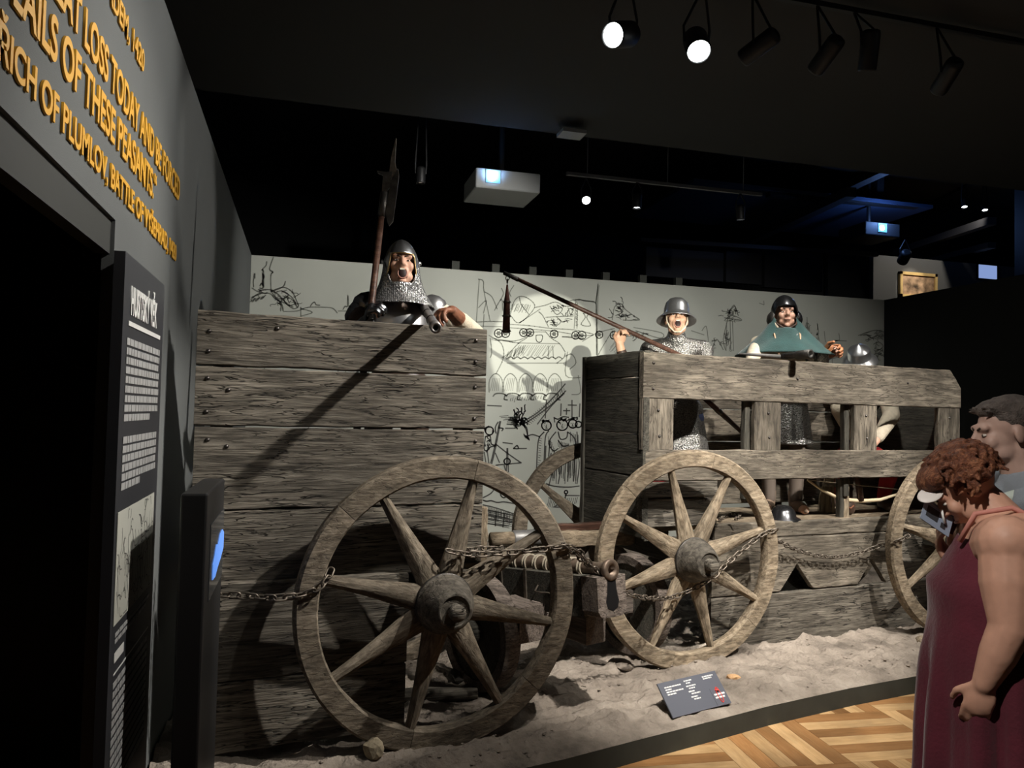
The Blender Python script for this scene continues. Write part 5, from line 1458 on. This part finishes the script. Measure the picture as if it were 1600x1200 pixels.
# --- soldier 4: crouching crossbowman
r4, h4 = stand_on(1343, 566, W2 + .46, FLOOR2, 'crouching wax soldier in kettle hat and cream sleeves bending over crossbow', CAM + V((.4, 0, 0)))
def q4(px, py, v):
    return local(r4, at_v(px, py, v))
M4 = Matrix.Translation(h4) @ Euler((radians(38), 0, radians(-8))).to_matrix().to_4x4()
neck = h4 + V((0, .1, -.1)); chest = h4 + V((.02, .15, -.28)); pel = V((.02, .16, .42))
shR = h4 + V((-.18, .11, -.18)); shL = h4 + V((.2, .11, -.18))
wrR = q4(1335, 688, W2 + .2); elR = q4(1312, 640, W2 + .22); wrL = q4(1366, 692, W2 + .17); elL = q4(1393, 650, W2 + .26)
b = MB(); add_head(b, M4); b.cap(h4 + V((0, .04, -.03)), neck, .058, .062); torso(b, neck, chest, pel, (shR, shL))
limb(b, [shR, elR, wrR], [.055, .045, .031]); limb(b, [shL, elL, wrL], [.055, .045, .031])
add_hand(b, wrR, V((.3, -.3, -1)), V((.8, 0, 0)), 1, .8); add_hand(b, wrL, V((-.4, -.3, -1)), V((-.8, 0, 0)), -1, .8)
legs4 = []
for s in (-1, 1):
    hip = pel + V((s * .1, 0, 0)); kn = V((s * .2 + .03, -.05, .33)); an = V((s * .19, .12, .1)); legs4.append((s, hip, kn, an)); limb(b, [hip, kn, an], [.085, .06, .04]); b.cap(V((s * .19, .12, .045)), V((s * .21, -.05, .035)), .042, .034)
bd4 = b.voxel('body', M_skin, r4, .006); face_parts(bd4, M4)
tn = MB(); torso(tn, neck, chest, pel, (shR, shL), .18, .125, .17); tn.voxel('padded_coat', M_dleath, r4, .012, 2)
for sh_p, e_, w_p in ((shR, elR, wrR), (shL, elL, wrL)):
    sl = MB(); limb(sl, [sh_p, e_, w_p + (e_ - w_p) * .2], [.072, .066, .048]); sl.voxel('cream_sleeve', M_cream, r4, .007, 2)
    mm = MB(); limb(mm, [sh_p, sh_p + (e_ - sh_p) * .55], [.082, .076]); mm.voxel('mail_sleeve', M_mail2, r4, .008, 2)
for s, hip, kn, an in legs4:
    hz = MB(); limb(hz, [hip, kn, an], [.1, .072, .05]); hz.voxel('hose', M_red, r4, .01, 2)
    MB().ell(kn + V((0, -.03, .02)), (.062, .06, .06)).build('knee_plate', M_steel, r4, True)
    MB().cap(V((s * .19, .12, .05)), V((s * .21, -.06, .042)), .05, .04).build('shoe', M_dleath, r4, True)
hr4 = MB(); hr4.ell(M4 @ V((0, .045, -.02)), (.083, .07, .07), M4.to_3x3()); hr4.voxel('hair', mat('auburn_hair', (.13, .05, .03), .7, bump=.6, bump_scale=120), r4, .006, 1)
kettle(M4, r4, M_steel, .92, .125, True)

# crossbow, besom, bag, helmet and rag on the wagon floor
cbw = thing('crossbow', 'pale wooden crossbow held low by the crouching soldier', 'crossbow', at_v(1340, 770, W2 + .16))
def lx(px, py, dv=.16):
    return at_v(px, py, W2 + dv) - V(cbw.location)
MB().tube([lx(1262, 750, .1), lx(1285, 766, .11), lx(1305, 776, .13), lx(1322, 781, .16), lx(1345, 783, .18), lx(1375, 781, .17), lx(1400, 773, .15), lx(1416, 766, .13)], [.008, .011, .014, .016, .016, .014, .011, .008], 8).build('bow', mat('pale_horn', (.6, .5, .34), .5, noise_amt=.2), cbw, True)
MB().tube([lx(1262, 750, .1), lx(1330, 757, .13), lx(1416, 766, .13)], .0035, 6).build('bowstring', M_cream, cbw, True)
MB().tube([lx(1336, 700, .2), lx(1340, 745, .18), lx(1345, 783, .16)], [.02, .026, .024], 8).build('stock', M_pole, cbw, True)

bp_ = at_v(1294, 806, W2 + .34)
bm_ = thing('besom', 'bundle of pale brushwood twigs standing on the slatted wagon floor', 'broom', (bp_.x, bp_.y, FLOOR2 + .003))
tw = MB(); rn = random.Random(3)
for k in range(70):
    a = rn.uniform(0, 6.28); r_ = rn.uniform(0, .085); x, y = r_ * cos(a), r_ * sin(a)
    tw.tube([(x * 1.25, y * 1.1, 0), (x, y, .12), (x * .55 + .02, y * .55, rn.uniform(.25, .34))], [.0025, .0035, .002], 4)
o = tw.build('twigs', mat('dry_twigs', (.36, .29, .19), .9, noise_amt=.3), bm_); o['kind'] = 'stuff'
MB().lathe([(.05, 0), (.056, .006), (.056, .02), (.05, .026)], Matrix.Translation((.012, 0, .2)), 14).build('binding', M_rope, bm_, True)

bgp = at_v(1322, 806, W2 + .2)
bg = thing('leather_flask', 'dark brown leather flask with narrow neck on the wagon floor', 'flask', (bgp.x, bgp.y, FLOOR2 + .003))
MB().lathe([(0, 0), (.04, .002), (.062, .03), (.064, .06), (.05, .1), (.026, .14), (.02, .18), (.024, .21), (.0, .212)], Euler((0, radians(12), 0)).to_matrix().to_4x4(), 18, 1, .75).build('flask_body', M_dleath, bg, True)
MB().tube([(-.0, -.03, .1), (-.03, -.045, .07), (0, -.05, .05), (.035, -.04, .07)], .006, 6).build('strap', M_leath, bg, True)

hp_ = at_v(1224, 808, W2 + .12)
hl = thing('black_helmet', 'glossy black brimmed helmet lying on the slatted wagon floor', 'helmet', (hp_.x, hp_.y, FLOOR2 + .002))
MB().lathe([(.0005, .1), (.05, .092), (.08, .06), (.09, .02), (.12, .006), (.122, .001), (.115, .0), (.085, .012), (.0, .08)], Euler((radians(5), 0, 0)).to_matrix().to_4x4(), 28).build('helmet_bowl', M_dsteel, hl, True)
rp = at_v(1402, 808, W2 + .14)
stone('crumpled white rag on the wagon floor beside the far wheel', V((rp.x, rp.y, FLOOR2 + .015)), .045, mat('white_rag', (.7, .68, .62), .9), 'rag', 'rag', 8, (1.1, .7, .55))

# ------------------------------------------------------------------ visitors
def vframe(px, D, fd, label):
    P = CAM + ray(px, 600) * (D / ray(px, 600).dot(_fh))
    a = atan2(fd.x, -fd.y)
    return thing('person', label, 'person', (P.x, P.y, 0), a)


wf = (-_r * .93 + _fh * .36).normalized()
pw = vframe(1556, 2.45, wf, 'woman visitor in burgundy dress with short auburn hair reading a leaflet')
hW = V((-.03, -.078, 1.487))
MW = Matrix.Translation(hW) @ Euler((radians(46), 0, radians(-6))).to_matrix().to_4x4()
neck = V((0, .02, 1.385)); chest = V((0, .02, 1.22)); pel = V((0, .03, .88))
shL = V((.175, -.005, 1.345)); shR = V((-.175, -.02, 1.345)); elL = V((.235, -.01, 1.115)); wrL = V((.235, -.075, .945)); elR = V((-.19, -.02, 1.08)); wrR = V((-.1, -.1, 1.225))
b = MB(); add_head(b, MW); b.cap(hW + V((0, .055, -.04)), neck, .06, .07); torso(b, neck, chest, pel, (shL, shR), .2, .15, .18)
b.cap(V((-.11, .05, 1.36)), V((.11, .05, 1.36)), .075, .075)
limb(b, [shL, (shL + elL) / 2, elL, (elL + wrL) / 2, wrL], [.076, .078, .056, .05, .033]); limb(b, [shR, (shR + elR) / 2, elR, wrR], [.072, .068, .05, .031])
add_hand(b, wrL, V((0, -.25, -1)), V((-.9, .2, .1)), -1, .45); add_hand(b, wrR, V((.1, -.55, .8)), V((.3, .8, .4)), 1, .45)
for s in (-1, 1):
    limb(b, [V((s * .1, .02, .85)), V((s * .1, .0, .47)), V((s * .1, .04, .09))], [.1, .065, .045]); b.cap(V((s * .1, .05, .05)), V((s * .11, -.1, .04)), .045, .038)
bw = b.voxel('body', M_skin3, pw, .006, 5); face_parts(bw, MW)
dr = []
NZ = 34
for i in range(NZ):
    t = i / (NZ - 1); z = 1.335 - 1.2 * t
    if t < .12:
        f = t / .12; rx, ry = .15 + .05 * f, .115 + .075 * f; cy = .015
    else:
        f = (t - .12) / .88; rx, ry = .2 + .04 * min(1, f * 2.2) + .04 * f, .19 + .0 * f + .05 * f; cy = .0
        ry -= .012 * math.exp(-((z - 1.08) / .07) ** 2)
    ring = []
    for a in range(72):
        q = a * pi / 36; fo = .019 * sstep(.2, .5, t) * (sin(q * 11 + .6) + .6 * sin(q * 17 + z * 2)) + .004 * noise.noise(V((cos(q) * 5, sin(q) * 5, z * 7)))
        ring.append(V(((rx + fo) * cos(q), cy + (ry + fo) * sin(q), z)))
    dr.append(ring)
o = MB().loft(dr, cap=False).build('dress', M_dress, pw, True); solid(o, .006)
for s in (-1, 1):
    MB().tube([V((s * .09, -.115, 1.33)), V((s * .105, -.075, 1.42)), V((s * .11, .02, 1.445)), V((s * .1, .12, 1.40)), V((s * .085, .14, 1.33))], .009, 6).build('strap', mat('pink_strap', (.5, .2, .16), .7) if s > 0 else M_dress, pw, True)
hm = MB(); R3 = MW.to_3x3()
hm.ell(MW @ V((0, .04, .05)), (.094, .1, .085), R3)
hm.ell(MW @ V((0, -.035, .085)), (.085, .07, .05), R3)
rn = random.Random(11)
for k in range(520):
    th = rn.uniform(0, 6.28); ph = rn.uniform(-.55, 1.5)
    d = V((cos(th) * cos(ph), sin(th) * cos(ph), sin(ph)))
    if d.y < -.45 and d.z < .35:
        continue
    p = V((0, .03, .04)) + V((d.x * .096, d.y * .108, d.z * .098)); r_ = rn.uniform(.006, .013)
    q = p + V((rn.uniform(-.025, .025), rn.uniform(-.035, .012), rn.uniform(-.028, .012)))
    hm.cap(MW @ p, MW @ q, r_, r_ * .5, 8)
hm.voxel('hair', wood('auburn_waves', (.03, .012, .008), (.12, .04, .02), (.32, .14, .07), rough=.5, stretch=(40, 14, 14), cracks=0, bump=.9), pw, .004, 1)
VMx = MW @ Matrix.Translation((.05, -.088, .058)) @ Euler((radians(-25), radians(55), 0)).to_matrix().to_4x4()
MB().ell(VMx @ V((0, 0, 0)), (.03, .042, .004), VMx.to_3x3(), 24, 10).build('pale_visor', mat('pale_visor', (.62, .57, .54), .4), pw, True)
MB().tube([MW @ V((.03, -.1, .0)), MW @ V((.032, -.125, -.035))], .004, 6).build('white_cord', M_white, pw, True)
# leaflet
lf = thing('leaflet', 'folded blue grey leaflet with dark pictures in the woman visitor hand', 'leaflet', at_d(1464, 808, 2.52))
LFM = (Matrix((_r, _fh, _z)).transposed().to_4x4()) @ Euler((radians(-28), radians(33), 0)).to_matrix().to_4x4()
MB().box((-.055, -.001, -.042), (.055, .001, .042), LFM).build('cover', mat('leaflet_paper', (.27, .32, .42), .6), lf)
for (x0, x1, z0, z1) in ((-.04, .005, -.02, .022), (.018, .036, -.028, -.008)):
    MB().box((x0, -.0018, z0), (x1, -.0009, z1), LFM).build('picture', M_charc, lf)
MB().box((-.05, -.0018, .03), (.05, -.0009, .034), LFM).build('title_bar', M_print2, lf)

mf = (-_r * 1.0 + _fh * .2).normalized()
pm = vframe(1590, 2.85, mf, 'man visitor with cropped grey hair and grey shirt looking left')
hM = V((0, -.045, 1.665))
MM = Matrix.Translation(hM) @ Euler((radians(12), 0, radians(4))).to_matrix().to_4x4() @ Matrix.Scale(1.06, 4)
neck = V((0, .02, 1.50)); chest = V((0, .03, 1.28)); pel = V((0, .03, .92))
b = MB(); add_head(b, MM); b.cap(hM + V((0, .03, -.06)), neck, .066, .07); shs = (V((.19, .02, 1.42)), V((-.19, .02, 1.42)))
torso(b, neck, chest, pel, shs, .17, .13, .18)
arms = []
for s, sp in ((1, shs[0]), (-1, shs[1])):
    e_ = sp + V((s * .05, .02, -.28)); w_p = e_ + V((0, -.08, -.24)); arms.append((sp, e_, w_p)); limb(b, [sp, e_, w_p], [.062, .048, .033]); add_hand(b, w_p, V((0, -.15, -1)), V((-s, 0, 0)), -s, .4)
for s in (-1, 1):
    limb(b, [V((s * .1, .02, .88)), V((s * .1, .0, .48)), V((s * .1, .04, .09))], [.095, .065, .045]); b.cap(V((s * .1, .05, .05)), V((s * .11, -.12, .04)), .045, .038)
bmn = b.voxel('body', M_skin4, pm, .006, 10); face_parts(bmn, MM)
ts = MB(); torso(ts, neck, chest, pel, shs, .185, .15, .198)
for sp, e_, w_p in arms:
    limb(ts, [sp, sp + (e_ - sp) * .75], [.078, .074])
ts.cap(neck + V((0, .0, -.07)), neck + V((0, .0, -.02)), .11, .085)
ts.voxel('t_shirt', M_tee, pm, .008, 4)
tr = MB()
for s in (-1, 1):
    limb(tr, [V((s * .1, .02, .88)), V((s * .1, .0, .48)), V((s * .1, .04, .09))], [.11, .085, .07])
tr.voxel('trousers', M_jean, pm, .012, 2)
for s in (-1, 1):
    MB().cap(V((s * .1, .06, .05)), V((s * .115, -.13, .042)), .05, .042).build('shoe', M_black, pm, True)
hm = MB(); R3 = MM.to_3x3()
hm.ell(MM @ V((0, .032, .052)), (.083, .094, .079), R3); hm.ell(MM @ V((0, -.012, .088)), (.068, .062, .036), R3)
hm.ell(MM @ V((0, .07, .0)), (.075, .055, .06), R3)
for k in range(60):
    x = rn.uniform(-.06, .06); y = rn.uniform(-.06, .08); p = V((x, y, .1 + .02 * (1 - (x / .07) ** 2) - .04 * abs(y - .01) / .1))
    hm.cap(MM @ p, MM @ (p + V((rn.uniform(-.012, .012), -.022, .008))), .007, .004, 6)
hm.voxel('hair', mat('cropped_grey_brown_hair', (.1, .08, .07), .8, bump=.8, bump_scale=180, noise_amt=.4, noise_scale=40), pm, .005, 1)
st = MB(); st.cap(V((.13, -.13, 1.40)), V((.12, -.155, 1.32)), .028, .028); st.cap(V((.13, -.115, 1.42)), V((.14, -.02, 1.46)), .026, .024); st.voxel('pale_strap', mat('pale_strap', (.4, .44, .4), .7), pm, .006, 2)

# crumbs of dried mud scattered over the ground
cr_ = MB(); rc = random.Random(77)
ico = [(0, 0, 1), (.9, 0, .3), (.28, .85, .35), (-.72, .53, .25), (-.72, -.53, .3), (.28, -.85, .3), (0, 0, -.6)]
icf = [(0, 1, 2), (0, 2, 3), (0, 3, 4), (0, 4, 5), (0, 5, 1), (6, 2, 1), (6, 3, 2), (6, 4, 3), (6, 5, 4), (6, 1, 5)]
for k in range(900):
    x = rc.uniform(.1, 5.6); e = rc.random() ** 1.6 * 1.7 + .06; y = edge_y(x) + e
    if noise.noise(V((x * 1.6, y * 2.5, 8))) < -.02:
        continue
    r_ = rc.uniform(.004, .013) * (1.6 if rc.random() < .1 else 1); a = rc.uniform(0, 6.3); z = ground_z(x, y)
    cr_.add([V((x + r_ * (p[0] * cos(a) - p[1] * sin(a)) * rc.uniform(.8, 1.5), y + r_ * (p[0] * sin(a) + p[1] * cos(a)), z + r_ * p[2] * .7)) for p in ico], icf)
cr_.build('mud_crumbs', M_earth, ground)['kind'] = 'stuff'
